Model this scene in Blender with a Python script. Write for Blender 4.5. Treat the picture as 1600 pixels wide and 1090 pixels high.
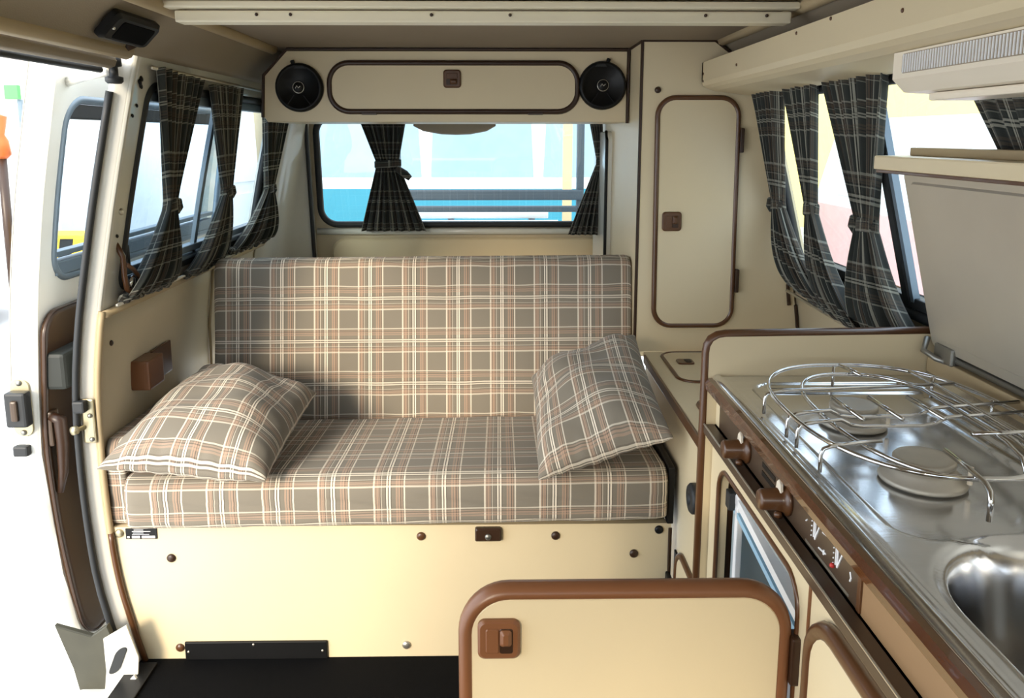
import bpy, bmesh, math, random
from mathutils import Vector, Matrix
random.seed(7)
S = bpy.context.scene
COL = S.collection
for o in list(bpy.data.objects):
    bpy.data.objects.remove(o, do_unlink=True)

# ------------------------------------------------------------------ camera
FPX, PITCH, YAW = 1250.0, math.atan(217/1250.0), math.radians(0.9031)
hv = Vector((math.sin(YAW), math.cos(YAW), 0)); zv = Vector((0, 0, 1))
rv = Vector((math.cos(YAW), -math.sin(YAW), 0))
fv = math.cos(PITCH)*hv - math.sin(PITCH)*zv
uv_ = math.sin(PITCH)*hv + math.cos(PITCH)*zv
cam = bpy.data.cameras.new('camera'); co = bpy.data.objects.new('camera', cam); COL.objects.link(co)
m = Matrix((rv, uv_, -fv)).transposed().to_4x4(); m.translation = Vector((0, 0, 1.13))
co.matrix_world = m
cam.sensor_width = 36; cam.lens = FPX/1600*36; cam.shift_y = -115/1600
cam.clip_start = 0.02; cam.clip_end = 200
S.camera = co
# ------------------------------------------------------------------ world, sun, exposure
W = bpy.data.worlds.new('sky'); S.world = W; W.use_nodes = True
bg = W.node_tree.nodes['Background']
bg.inputs[0].default_value = (0.84, 0.92, 1.0, 1); bg.inputs[1].default_value = 5.0
sun = bpy.data.lights.new('sun', 'SUN'); sun.energy = 5.5; sun.angle = math.radians(16); sun.color = (1.0, 0.85, 0.64)
so = bpy.data.objects.new('sun', sun); COL.objects.link(so)
so.rotation_euler = Vector((0.40, 0.82, -0.30)).to_track_quat('-Z', 'Y').to_euler()
S.view_settings.view_transform = 'Standard'; S.view_settings.look = 'None'
S.view_settings.gamma = 1.0; S.view_settings.use_curve_mapping = False
S.view_settings.exposure = -0.25

# ------------------------------------------------------------------ materials
def lin(c):
    return tuple(((v/255)/12.92 if v/255 <= 0.04045 else ((v/255+0.055)/1.055)**2.4) for v in c)
MATS = {}
def mat(name, rgb, rough=0.5, metal=0.0, var=0.06, scale=9.0, bump=0.0, bscale=220.0, coat=0.0, stretch=None, spec=0.5):
    M = bpy.data.materials.new(name); M.use_nodes = True
    N, L = M.node_tree.nodes, M.node_tree.links
    b = N['Principled BSDF']; c = lin(rgb)
    tc = N.new('ShaderNodeTexCoord'); mp = N.new('ShaderNodeMapping'); L.new(tc.outputs['Object'], mp.inputs[0])
    if stretch: mp.inputs['Scale'].default_value = stretch
    nz = N.new('ShaderNodeTexNoise'); nz.inputs['Scale'].default_value = scale; nz.inputs['Detail'].default_value = 5
    L.new(mp.outputs[0], nz.inputs['Vector'])
    mx = N.new('ShaderNodeMix'); mx.data_type = 'RGBA'
    mx.inputs[6].default_value = (*[v*(1-var) for v in c], 1); mx.inputs[7].default_value = (*[min(1, v*(1+var)) for v in c], 1)
    L.new(nz.outputs['Fac'], mx.inputs[0]); L.new(mx.outputs[2], b.inputs['Base Color'])
    b.inputs['Roughness'].default_value = rough; b.inputs['Metallic'].default_value = metal
    b.inputs['Coat Weight'].default_value = coat; b.inputs['Specular IOR Level'].default_value = spec
    if bump:
        n2 = N.new('ShaderNodeTexNoise'); n2.inputs['Scale'].default_value = bscale; L.new(mp.outputs[0], n2.inputs['Vector'])
        bp = N.new('ShaderNodeBump'); bp.inputs['Strength'].default_value = bump; bp.inputs['Distance'].default_value = 0.002
        L.new(n2.outputs['Fac'], bp.inputs['Height']); L.new(bp.outputs[0], b.inputs['Normal'])
    MATS[name] = M
    return M
def glass(name, tint, gl=0.08):
    M = bpy.data.materials.new(name); M.use_nodes = True
    N, L = M.node_tree.nodes, M.node_tree.links; N.clear()
    o = N.new('ShaderNodeOutputMaterial'); t = N.new('ShaderNodeBsdfTransparent'); g = N.new('ShaderNodeBsdfGlossy'); x = N.new('ShaderNodeMixShader')
    t.inputs[0].default_value = (*tint, 1); g.inputs['Roughness'].default_value = 0.02
    nz = N.new('ShaderNodeTexNoise'); nz.inputs['Scale'].default_value = 3
    mr = N.new('ShaderNodeMapRange'); mr.inputs[3].default_value = gl*0.8; mr.inputs[4].default_value = gl*1.2
    L.new(nz.outputs['Fac'], mr.inputs[0]); L.new(mr.outputs[0], x.inputs[0])
    L.new(t.outputs[0], x.inputs[1]); L.new(g.outputs[0], x.inputs[2]); L.new(x.outputs[0], o.inputs[0])
    MATS[name] = M
def plaid(name, base, pink, pale, dark, period=0.116, transl=0.0, rotate=False):
    M = bpy.data.materials.new(name); M.use_nodes = True
    N, L = M.node_tree.nodes, M.node_tree.links; b = N['Principled BSDF']
    tc = N.new('ShaderNodeTexCoord'); sp = N.new('ShaderNodeSeparateXYZ'); L.new(tc.outputs['UV'], sp.inputs[0])
    B, Pk, Wh, Dk = [lin(c) for c in (base, pink, pale, dark)]
    bands = [(0.00, Wh, .75), (0.028, Pk, .40), (0.05, Dk, .35), (0.062, Pk, .5), (0.09, B, 0), (0.10, Pk, .40), (0.12, Dk, .5), (0.138, Wh, .5), (0.155, B, 0),
             (0.215, Dk, .45), (0.235, Wh, .95), (0.265, Dk, .6), (0.285, Wh, .95), (0.315, Dk, .45), (0.335, B, 0),
             (0.41, Pk, .45), (0.44, B, 0), (0.455, Pk, .5), (0.485, Dk, .5), (0.505, Pk, .35), (0.53, Dk, .3), (0.55, Wh, .75), (0.578, B, 0)]
    def axis(out, per, off):
        a = N.new('ShaderNodeMath'); a.operation = 'MULTIPLY_ADD'; a.inputs[1].default_value = 1/per; a.inputs[2].default_value = off
        L.new(out, a.inputs[0]); fr = N.new('ShaderNodeMath'); fr.operation = 'FRACT'; L.new(a.outputs[0], fr.inputs[0])
        r = N.new('ShaderNodeValToRGB'); r.color_ramp.interpolation = 'CONSTANT'
        e = r.color_ramp.elements
        e[0].position = 0; e[0].color = (*bands[0][1], bands[0][2]); e.remove(e[1])
        for p, c, w in bands[1:]:
            k = e.new(p); k.color = (*c, w)
        L.new(fr.outputs[0], r.inputs[0]); return r
    ru = axis(sp.outputs[0], period, 0.31); rvv = axis(sp.outputs[1], period*0.97, 0.1)
    m1 = N.new('ShaderNodeMix'); m1.data_type = 'RGBA'; m1.inputs[6].default_value = (*B, 1)
    L.new(ru.outputs['Color'], m1.inputs[7]); L.new(ru.outputs['Alpha'], m1.inputs[0])
    sc = N.new('ShaderNodeMath'); sc.operation = 'MULTIPLY'; sc.inputs[1].default_value = 0.72; L.new(rvv.outputs['Alpha'], sc.inputs[0])
    m2 = N.new('ShaderNodeMix'); m2.data_type = 'RGBA'; L.new(m1.outputs[2], m2.inputs[6]); L.new(rvv.outputs['Color'], m2.inputs[7]); L.new(sc.outputs[0], m2.inputs[0])
    mp = N.new('ShaderNodeMapping'); mp.inputs['Scale'].default_value = (900, 900, 900); L.new(tc.outputs['UV'], mp.inputs[0])
    nz = N.new('ShaderNodeTexNoise'); nz.inputs['Scale'].default_value = 1; L.new(mp.outputs[0], nz.inputs['Vector'])
    mr = N.new('ShaderNodeMapRange'); mr.inputs[3].default_value = .78; mr.inputs[4].default_value = 1.2; L.new(nz.outputs['Fac'], mr.inputs[0])
    m3 = N.new('ShaderNodeMix'); m3.data_type = 'RGBA'; m3.blend_type = 'MULTIPLY'; m3.inputs[0].default_value = 1
    L.new(m2.outputs[2], m3.inputs[6]); L.new(mr.outputs[0], m3.inputs[7]); L.new(m3.outputs[2], b.inputs['Base Color'])
    b.inputs['Roughness'].default_value = .85; b.inputs['Specular IOR Level'].default_value = .2
    b.inputs['Sheen Weight'].default_value = .15
    bp = N.new('ShaderNodeBump'); bp.inputs['Strength'].default_value = .25; bp.inputs['Distance'].default_value = .001
    L.new(nz.outputs['Fac'], bp.inputs['Height']); L.new(bp.outputs[0], b.inputs['Normal'])
    if transl:
        t = N.new('ShaderNodeBsdfTranslucent'); x = N.new('ShaderNodeMixShader'); x.inputs[0].default_value = transl
        L.new(m3.outputs[2], t.inputs[0]); L.new(b.outputs[0], x.inputs[1]); L.new(t.outputs[0], x.inputs[2])
        L.new(x.outputs[0], N['Material Output'].inputs[0])
    MATS[name] = M
mat('cream', (216, 199, 164), .42, var=.03, bump=.03)
mat('lining', (205, 190, 160), .5, var=.04, bump=.05)
mat('brown', (88, 56, 32), .32, var=.12, coat=.2)
mat('brown_wood', (84, 46, 18), .16, var=.3, scale=14, coat=.9, stretch=(8, .6, 8))
mat('fascia', (74, 58, 44), .34, var=.08)
mat('fascia_tan', (150, 118, 84), .45, var=.08)
mat('latch_brown', (120, 78, 50), .35, var=.06)
mat('dark_brown', (52, 32, 18), .4, var=.2)
mat('black', (14, 14, 15), .45, var=.3, spec=.3)
mat('mat_black', (8, 8, 9), .9, var=.4, bump=.4, bscale=700, spec=.1)
mat('rubber', (34, 36, 38), .55, var=.15)
mat('vinyl', (150, 136, 116), .6, var=.05, bump=.25, bscale=500)
mat('head', (140, 124, 104), .75, var=.06, bump=.25, bscale=500)
mat('strip_tan', (176, 156, 122), .5, var=.06)
mat('paint', (215, 213, 203), .22, var=.03, coat=.5)
mat('paint_white', (236, 234, 226), .25, var=.02, coat=.5)
mat('rail_cream', (226, 216, 190), .4, var=.04)
mat('alu', (205, 200, 188), .32, .85, var=.06)
mat('steel', (218, 219, 221), .17, 1.0, var=.06, scale=18, bump=.03, bscale=60, stretch=(1, 6, 1))
mat('steel_lid', (208, 200, 184), .42, .65, var=.16, scale=4, bump=.03, bscale=40)
mat('steel_dull', (150, 148, 142), .42, .9, var=.2, scale=40)
mat('chrome', (215, 215, 215), .1, 1.0, var=.03)
mat('zinc', (186, 176, 146), .35, .7, var=.2, scale=60)
mat('door_card', (62, 40, 20), .35, var=.25, scale=5, coat=.15)
mat('grey_green', (32, 35, 30), .6, var=.1)
mat('white_plastic', (236, 236, 238), .35, var=.02)
mat('lamp_plastic', (238, 226, 206), .3, var=.03)
mat('ground', (205, 205, 205), .8, var=.12, scale=1.2)
mat('car_white', (240, 240, 240), .3, var=.02)
mat('turquoise', (52, 138, 158), .35, var=.06)
mat('car_glass', (150, 174, 188), .1, var=.1)
mat('yellow', (248, 226, 140), .6, var=.06)
mat('pale_blue', (150, 190, 215), .5, var=.05)
mat('tan_post', (205, 180, 140), .6, var=.1)
mat('frame_grey', (62, 72, 80), .45, .2, var=.1)
mat('grey_metal', (120, 135, 148), .4, .4, var=.08)
mat('green', (80, 190, 90), .6, var=.1)
mat('copper', (190, 100, 50), .4, .5, var=.2)
mat('pale_red', (232, 182, 176), .5, var=.08)
mat('barrier_yellow', (245, 200, 40), .6, var=.06)
mat('olive_metal', (66, 64, 52), .5, .1, var=.25, scale=25)
mat('alu_cap', (196, 190, 178), .5, .5, var=.15, scale=30)
mat('liner', (150, 162, 166), .5, var=.05)
mat('red', (190, 50, 45), .5, var=.08)
mat('brick', (178, 168, 164), .7, var=.15)
glass('pane', (.60, .68, .74)); glass('clear_pane', (.90, .95, .97))
plaid('plaid', (126, 119, 107), (192, 156, 132), (226, 216, 198), (76, 66, 60))
plaid('plaid_curtain', (46, 49, 46), (88, 72, 58), (142, 140, 128), (24, 24, 24), period=.125, transl=.05)

# ------------------------------------------------------------------ mesh helpers
def wloc(o):
    v = Vector((0, 0, 0))
    while o: v = v + o.location; o = o.parent
    return v
def mk(name, verts, faces, material, parent=None, uvs=None, smooth=False, tagd=None, solid=None, sub=0, off=0, toward=None):
    verts = [Vector(v) for v in verts]
    if parent: base = wloc(parent)
    else:
        xs = [v.x for v in verts]; ys = [v.y for v in verts]; zs = [v.z for v in verts]
        base = Vector(((min(xs)+max(xs))/2, (min(ys)+max(ys))/2, min(zs)))
    me = bpy.data.meshes.new(name); me.from_pydata([v-base for v in verts], [], faces)
    bm = bmesh.new(); bm.from_mesh(me); bmesh.ops.recalc_face_normals(bm, faces=bm.faces); bm.to_mesh(me); bm.free()
    if toward:
        tv = Vector(toward)
        if sum((p.normal.dot(tv) for p in me.polygons)) < 0: me.flip_normals()
    if uvs:
        ul = me.uv_layers.new(name='UVMap')
        for lp in me.loops: ul.data[lp.index].uv = uvs[lp.vertex_index]
    if smooth:
        for p in me.polygons: p.use_smooth = True
    me.materials.append(MATS[material])
    o = bpy.data.objects.new(name, me); COL.objects.link(o)
    if parent: o.parent = parent
    else: o.location = base
    if solid:
        s = o.modifiers.new('thickness', 'SOLIDIFY'); s.thickness = solid; s.offset = off
    if sub:
        s = o.modifiers.new('smooth', 'SUBSURF'); s.levels = sub; s.render_levels = sub
    if tagd: tag(o, *tagd)
    return o
def tag(o, label, cat=None, group=None, kind=None):
    o['label'] = label
    if cat: o['category'] = cat
    if group: o['group'] = group
    if kind: o['kind'] = kind
    return o
def struct(o, label):
    o['kind'] = 'structure'; o['label'] = label; return o
def thing(name, label, cat, loc, group=None):
    o = bpy.data.objects.new(name, None); COL.objects.link(o); o.location = loc; o.empty_display_size = .05
    return tag(o, label, cat, group)
class MB:
    def __init__(s): s.v = []; s.f = []
    def add(s, v, f):
        k = len(s.v); s.v += [Vector(q) for q in v]; s.f += [[i+k for i in q] for q in f]; return s
    def box(s, x0, x1, y0, y1, z0, z1, bev=0.0):
        bm = bmesh.new(); bmesh.ops.create_cube(bm, size=1)
        for v in bm.verts: v.co = Vector(((x0+x1)/2+v.co.x*(x1-x0), (y0+y1)/2+v.co.y*(y1-y0), (z0+z1)/2+v.co.z*(z1-z0)))
        if bev: bmesh.ops.bevel(bm, geom=bm.edges[:], offset=bev, segments=2, affect='EDGES', profile=.6)
        bm.verts.index_update()
        s.add([v.co.copy() for v in bm.verts], [[v.index for v in f.verts] for f in bm.faces]); bm.free(); return s
    def tube(s, pts, r, seg=8, closed=False, flat=1.0):
        pts = [Vector(p) for p in pts]; n = len(pts); rings = []; prevn = None
        for i, p in enumerate(pts):
            if closed: t = (pts[(i+1) % n]-pts[i-1])
            else: t = pts[min(i+1, n-1)]-pts[max(i-1, 0)]
            t.normalize()
            if prevn is None:
                a = Vector((0, 0, 1)) if abs(t.z) < .9 else Vector((1, 0, 0)); nn = (a-t*a.dot(t)).normalized()
            else: nn = (prevn-t*prevn.dot(t)).normalized()
            prevn = nn; b = t.cross(nn); rr = r[i] if isinstance(r, (list, tuple)) else r
            rings.append([p+nn*rr*math.cos(2*math.pi*k/seg)+b*rr*flat*math.sin(2*math.pi*k/seg) for k in range(seg)])
        return s.rings(rings, closed)
    def rings(s, rings, closed=False, cap=True):
        seg = len(rings[0]); k = len(s.v); n = len(rings)
        for r in rings: s.v += [Vector(q) for q in r]
        for i in range(n if closed else n-1):
            a, b = i*seg, ((i+1) % n)*seg
            for j in range(seg):
                s.f.append([k+a+j, k+a+(j+1) % seg, k+b+(j+1) % seg, k+b+j])
        if not closed and cap:
            s.f.append([k+j for j in range(seg)][::-1]); s.f.append([k+(n-1)*seg+j for j in range(seg)])
        return s
    def lathe(s, org, axis, prof, seg=24):
        org = Vector(org); axis = Vector(axis).normalized()
        a = Vector((0, 0, 1)) if abs(axis.z) < .9 else Vector((1, 0, 0)); e1 = (a-axis*a.dot(axis)).normalized(); e2 = axis.cross(e1)
        return s.rings([[org+axis*h+(e1*math.cos(2*math.pi*k/seg)+e2*math.sin(2*math.pi*k/seg))*max(r, 1e-4) for k in range(seg)] for h, r in prof])
    def plate(s, loop, org, ea, eb, n, d0, d1, bev=0.0):
        """extrude a 2D loop lying in the plane (org, ea, eb) from d0 to d1 along n"""
        org, ea, eb, n = Vector(org), Vector(ea), Vector(eb), Vector(n)
        P = lambda q, d: org+ea*q[0]+eb*q[1]+n*d
        if bev:
            cx = sum(q[0] for q in loop)/len(loop); cy = sum(q[1] for q in loop)/len(loop)
            w = max(abs(q[0]-cx) for q in loop); h = max(abs(q[1]-cy) for q in loop)
            sm = [(cx+(q[0]-cx)*(1-bev/w), cy+(q[1]-cy)*(1-bev/h)) for q in loop]
            return s.rings([[P(q, d0) for q in loop], [P(q, d1-bev) for q in loop], [P(q, d1) for q in sm]])
        return s.rings([[P(q, d0) for q in loop], [P(q, d1) for q in loop]])
    def build(s, name, material, parent=None, smooth=False, **k):
        return mk(name, s.v, s.f, material, parent, smooth=smooth, **k)
def rrect(a0, a1, b0, b1, r, n=6):
    out = []
    for cx, cy, t0 in ((a1-r, b1-r, 0), (a0+r, b1-r, 90), (a0+r, b0+r, 180), (a1-r, b0+r, 270)):
        for k in range(n+1):
            t = math.radians(t0+90*k/n); out.append((cx+r*math.cos(t), cy+r*math.sin(t)))
    return out
def box(name, x0, x1, y0, y1, z0, z1, material, parent=None, bev=0.003, **k):
    return MB().box(x0, x1, y0, y1, z0, z1, bev).build(name, material, parent, **k)
def interp(tab, z):
    if z <= tab[0][0]: return tab[0][1]
    for (a, p), (b, q) in zip(tab, tab[1:]):
        if z <= b:
            t = (z-a)/(b-a); return p+(q-p)*t
    return tab[-1][1]
def smooth_tab(tab, z, d=.06):
    return sum(interp(tab, z+k*d/2) for k in (-2, -1, 0, 1, 2))/5
LX = [(-.3, -.69), (0, -.785), (.2, -.828), (.4, -.838), (.6, -.836), (.76, -.815), (1.0, -.765), (1.25, -.705), (1.40, -.66)]
lx = lambda z: smooth_tab(LX, z)
RX = [(0, .79), (.55, .79), (.75, .765), (1.0, .70), (1.25, .635), (1.40, .59)]
rx = lambda z: smooth_tab(RX, z)
DX = [(-.3, -.84), (-.1, -.875), (.1, -.927), (.3, -.952), (.5, -.961), (.79, -.936), (1.0, -.905), (1.27, -.849), (1.4, -.82)]
dx = lambda z: smooth_tab(DX, z)
def dens(loop, d=.06):
    out = []
    for a, b in zip(loop, loop[1:]+loop[:1]):
        k = max(1, int(math.dist(a, b)/d)); out += [(a[0]+(b[0]-a[0])*i/k, a[1]+(b[1]-a[1])*i/k) for i in range(k)]
    return out
def holed(outer, hole, fmap, kr=6, n=8):
    a0, a1, b0, b1 = outer; lp = dens(rrect(*hole, n=n))
    ca, cb = (hole[0]+hole[1])/2, (hole[2]+hole[3])/2; out = []
    for q in lp:
        dxx, dyy = q[0]-ca, q[1]-cb
        ts = []
        if dxx > 1e-9: ts.append((a1-ca)/dxx)
        if dxx < -1e-9: ts.append((a0-ca)/dxx)
        if dyy > 1e-9: ts.append((b1-cb)/dyy)
        if dyy < -1e-9: ts.append((b0-cb)/dyy)
        t = min(ts); out.append([ca+dxx*t, cb+dyy*t])
    for c in ((a0, b0), (a0, b1), (a1, b0), (a1, b1)):
        j = min(range(len(out)), key=lambda i: (out[i][0]-c[0])**2+(out[i][1]-c[1])**2); out[j] = list(c)
    m_ = MB(); N = len(lp)
    for k in range(kr+1):
        t = k/kr; m_.v += [Vector(fmap(p[0]+(q[0]-p[0])*t, p[1]+(q[1]-p[1])*t)) for p, q in zip(lp, out)]
    for k in range(kr):
        for j in range(N): m_.f.append([k*N+j, k*N+(j+1) % N, (k+1)*N+(j+1) % N, (k+1)*N+j])
    return m_
def grid(a, b, na, nb, fmap):
    m_ = MB()
    for i in range(na+1):
        for j in range(nb+1): m_.v.append(Vector(fmap(a[0]+(a[1]-a[0])*i/na, b[0]+(b[1]-b[0])*j/nb)))
    for i in range(na):
        for j in range(nb):
            k = i*(nb+1)+j; m_.f.append([k, k+1, k+nb+2, k+nb+1])
    return m_

# ================================================================== SETTING
fl = box('floor', -.79, .80, -1.0, 1.66, -.05, 0, 'mat_black', bev=0.004); struct(fl, 'black rubber floor mat of the van')
box('sill_plate', -.80, -.745, -.6, 1.58, -.012, .006, 'black', fl, bev=.002)
box('sill_step', -.90, -.795, -.6, 1.60, -.22, -.03, 'paint', fl, bev=.01)
load = box('trim_load_floor', -.80, .35, 2.2, 2.95, .50, .53, 'lining'); load.name = 'trim_10'; struct(load, 'luggage shelf behind the backrest')
# left wall: lower lining, then window surround
wl = MB()
g = grid((1.60, 2.95), (0, .772), 2, 14, lambda y, z: (lx(z), y, z)); wl.add(g.v, g.f)
wall_left = wl.build('wall_left', 'lining', smooth=True, solid=.02, off=-1, toward=(1, 0, 0)); struct(wall_left, 'cream side lining of the van beside the bench')
wu = holed((1.60, 2.95, .772, 1.32), (1.672, 2.60, .815, 1.232, .035), lambda y, z: (lx(z), y, z))
wu.build('window_surround', 'paint', wall_left, smooth=True, solid=.02, off=-1, toward=(1, 0, 0))
MB().tube([(lx(.772)+.006, y, .772) for y in (1.60, 2.0, 2.5, 2.9)], .009).build('ledge_strip', 'strip_tan', wall_left, smooth=True)
MB().tube([(lx(z)+.004, 2.245, z) for z in (.0, .2, .4, .6, .765)], .004, 6).build('seam_strip', 'strip_tan', wall_left, smooth=True)
def cap(name, p, n, r, material, parent, h=.004):
    return MB().lathe(p, n, [(0, r), (h*.5, r), (h, r*.6), (h*1.1, 0)], 14).build(name, material, parent, smooth=True)
cap('screw_cap', (lx(.70)+.001, 1.655, .70), (1, 0, 0), .006, 'dark_brown', wall_left)
# window 1 (side)
w1 = MB().tube([(lx(b)-.004, a, b) for a, b in dens(rrect(1.672, 2.60, .815, 1.232, .035, 8))], .011, 8, True).build('window_1', 'rubber', smooth=True)
struct(w1, 'sliding side window beside the bench, black rubber frame')
grid((1.67, 2.60), (.813, 1.234), 2, 8, lambda y, z: (lx(z)-.012, y, z)).build('pane', 'pane', w1, smooth=True)
box('slide_rail', lx(.845)-.022, lx(.845)+.004, 1.68, 2.595, .838, .856, 'grey_metal', w1)
box('slide_rail', lx(.825)-.02, lx(.825)+.008, 1.68, 2.595, .822, .832, 'grey_metal', w1)
box('top_rail', lx(1.215)-.02, lx(1.215)+.003, 1.68, 2.595, 1.200, 1.222, 'grey_metal', w1)
grid((2.085, 2.105), (.82, 1.23), 1, 8, lambda y, z: (lx(z)-.008, y, z)).build('divider', 'grey_metal', w1, solid=.01)
box('slide_catch', lx(.9)-.012, lx(.9)+.004, 1.676, 1.69, .86, .905, 'rubber', w1)
# pillar between sliding door and bench
def sect(z):
    x = lx(z)
    return [(x-.002, 1.672), (x-.003, 1.606), (x-.008, 1.598), (x-.020, 1.594), (x-.026, 1.586), (x-.038, 1.586), (x-.042, 1.60), (x-.046, 1.68)]
pz = [-.05+i*.055 for i in range(25)]
pm = MB()
for z in pz: pm.v += [Vector((x, y, z)) for x, y in sect(z)]
for i in range(len(pz)-1):
    for j in range(7): pm.f.append([i*8+j, i*8+j+1, (i+1)*8+j+1, (i+1)*8+j])
pil = pm.build('trim_1', 'paint_white', smooth=True, solid=.004, off=-1, toward=(.5, -1, 0)); struct(pil, 'white painted door pillar with rubber seal')
MB().tube([(lx(z)-.032, 1.580, z) for z in pz[:-1]], .0075, 8).build('door_seal', 'rubber', pil, smooth=True)
MB().tube([(lx(z)+.004, 1.597, z) for z in [i*.03 for i in range(27)]], .007, 8).build('edge_trim', 'strip_tan', pil, smooth=True)
MB().tube([(lx(z)+.006, 1.594, z) for z in [i*.02 for i in range(16)]], .0065, 8).build('edge_trim', 'brown', pil, smooth=True)
for dz, dy, r in ((1.235, 1.626, .007), (1.228, 1.634, .006), (1.242, 1.63, .006), (1.19, 1.63, .004), (1.17, 1.618, .004), (.93, 1.63, .004)):
    cap('hole_plug', (lx(dz)+.001, dy, dz), (1, 0, .2), r, 'black', pil, .003)
cap('screw_head', (lx(.98), 1.635, .98), (1, 0, .2), .008, 'alu', pil, .004)
st = box('striker_plate', lx(.56)-.024, lx(.56)+.002, 1.584, 1.590, .505, .600, 'zinc', pil, .004)
box('striker_block', lx(.59)-.034, lx(.59)-.010, 1.566, 1.585, .575, .600, 'rubber', st, .004)
MB().lathe((lx(.55)-.020, 1.584, .540), (-.55, -1, 0), [(0, .005), (.014, .005), (.016, .009), (.026, .009), (.028, .0)], 14).build('striker_pin', 'zinc', st, smooth=True)
for z in (.514, .565): cap('screw_head', (lx(.55)-.006, 1.584, z), (0, -1, 0), .005, 'steel_dull', st)
# cant rails, ceiling
ceil = box('ceiling', -.605, .60, 1.50, 2.96, 1.362, 1.385, 'head', bev=.002); struct(ceil, 'grey vinyl headlining')
box('roof_board', -.72, .72, -1.0, 1.56, 1.42, 1.44, 'head', ceil, bev=.002)
grid((-1.0, 2.95), (0, 1), 8, 8, lambda y, t: (-.60-.085*t-.012*math.sin(math.pi*t), y, 1.365-.085*t)).build('cant_rail', 'vinyl', ceil, smooth=True, solid=.012, off=-1, toward=(.7, 0, -.7))
grid((-1.0, 2.95), (0, 1), 8, 8, lambda y, t: (.535+.10*t, y, 1.372-.09*t)).build('cant_rail', 'vinyl', ceil, smooth=True, solid=.012, off=-1, toward=(-.7, 0, -.7))
MB().tube([(-.600, y, 1.358) for y in (-1, .5, 1.5, 2.0, 2.2)], .014, 8).build('edge_strip', 'strip_tan', ceil, smooth=True)
MB().tube([(.548, y, 1.362) for y in (-1, .5, 1.5, 1.8, 2.02)], .014, 8).build('edge_strip', 'strip_tan', ceil, smooth=True)
bm_ = box('trim_2', -.575, .525, 1.485, 1.525, 1.330, 1.350, 'rail_cream', bev=.003); struct(bm_, 'pale frame rail of the roof opening')
box('rail_upper', -.590, .535, 1.47, 1.50, 1.353, 1.365, 'rail_cream', bm_, .003)
box('rail_top', -.595, .535, 1.44, 1.48, 1.368, 1.376, 'strip_tan', bm_, .002)
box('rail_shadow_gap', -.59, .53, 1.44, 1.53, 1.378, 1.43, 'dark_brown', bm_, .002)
for x in (-.43, -.37, -.12, .02, .37, .48): cap('screw_head', (x, 1.485, 1.343), (0, -1, 0), .003, 'dark_brown', bm_)
# header / door rail on the left
hd = MB().tube([(-.695, y, 1.288) for y in (-1, 0, .6, 1.2, 1.55)], .017, 10).build('trim_3', 'strip_tan', smooth=True); struct(hd, 'beige guide rail above the sliding door')
MB().tube([(-.722, y, 1.268) for y in (-1, 0, .6, 1.2, 1.54)], .014, 8).build('rail_lip', 'vinyl', hd, smooth=True)
MB().tube([(-.74, y, 1.252) for y in (-1, 0, .6, 1.2, 1.54)], .006, 8).build('rail_seal', 'rubber', hd, smooth=True)
# right wall
rw = grid((-1.0, 2.95), (0, .785), 2, 12, lambda y, z: (rx(z), y, z))
wall_right = rw.build('wall_right', 'lining', smooth=True, solid=.02, off=-1, toward=(-1, 0, 0)); struct(wall_right, 'cream side lining behind the kitchen')
holed((-1.0, 2.95, .785, 1.40), (.10, 1.96, .815, 1.225, .05), lambda y, z: (rx(z), y, z)).build('window_surround', 'lining', wall_right, smooth=True, solid=.02, off=-1, toward=(-1, 0, 0))
w3 = MB().tube([(rx(b)+.002, a, b) for a, b in dens(rrect(.10, 1.96, .815, 1.225, .05, 8))], .012, 8, True).build('window_3', 'rubber', smooth=True)
struct(w3, 'long side window behind the kitchen')
grid((.10, 1.96), (.813, 1.227), 2, 8, lambda y, z: (rx(z)+.012, y, z)).build('pane', 'pane', w3, smooth=True)
grid((1.405, 1.425), (.82, 1.22), 1, 8, lambda y, z: (rx(z)+.004, y, z)).build('divider', 'rubber', w3, solid=.016)
grid((1.388, 1.400), (.82, 1.22), 1, 8, lambda y, z: (rx(z)+.004, y, z)).build('divider', 'grey_metal', w3, solid=.012)
box('slide_rail', rx(.83)-.004, rx(.83)+.02, .12, 1.94, .825, .845, 'rubber', w3)
# rear wall with tailgate window
ry = lambda z: 2.90+(.9-z)*.10
wr = holed((-.86, .86, .30, 1.40), (-.645, .55, .815, 1.20, .06), lambda x, z: (x, ry(z), z))
wall_rear = wr.build('wall_rear', 'lining', solid=.02, off=-1, toward=(0, -1, 0)); struct(wall_rear, 'cream tailgate lining')
for zz in (.79,):
    MB().tube([(x, ry(zz)-.012, zz) for x in (-.66, 0, .36)], .012, 8).build('tailgate_ledge', 'paint', wall_rear, smooth=True)
MB().plate(rrect(-.61, .50, .42, .765, .05), (0, ry(.6)-.0, 0), (1, 0, 0), (0, -.1*0, 1), (0, -1, 0), 0, .035, .006).build('tailgate_panel', 'cream', wall_rear)
w2 = MB().tube([(a, ry(b)-.004, b) for a, b in rrect(-.645, .55, .815, 1.20, .06, 8)], .012, 8, True).build('window_2', 'rubber', smooth=True)
struct(w2, 'rear tailgate window with black rubber seal')
grid((-.645, .55), (.815, 1.20), 2, 2, lambda x, z: (x, ry(z)+.008, z)).build('pane', 'pane', w2)
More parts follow.
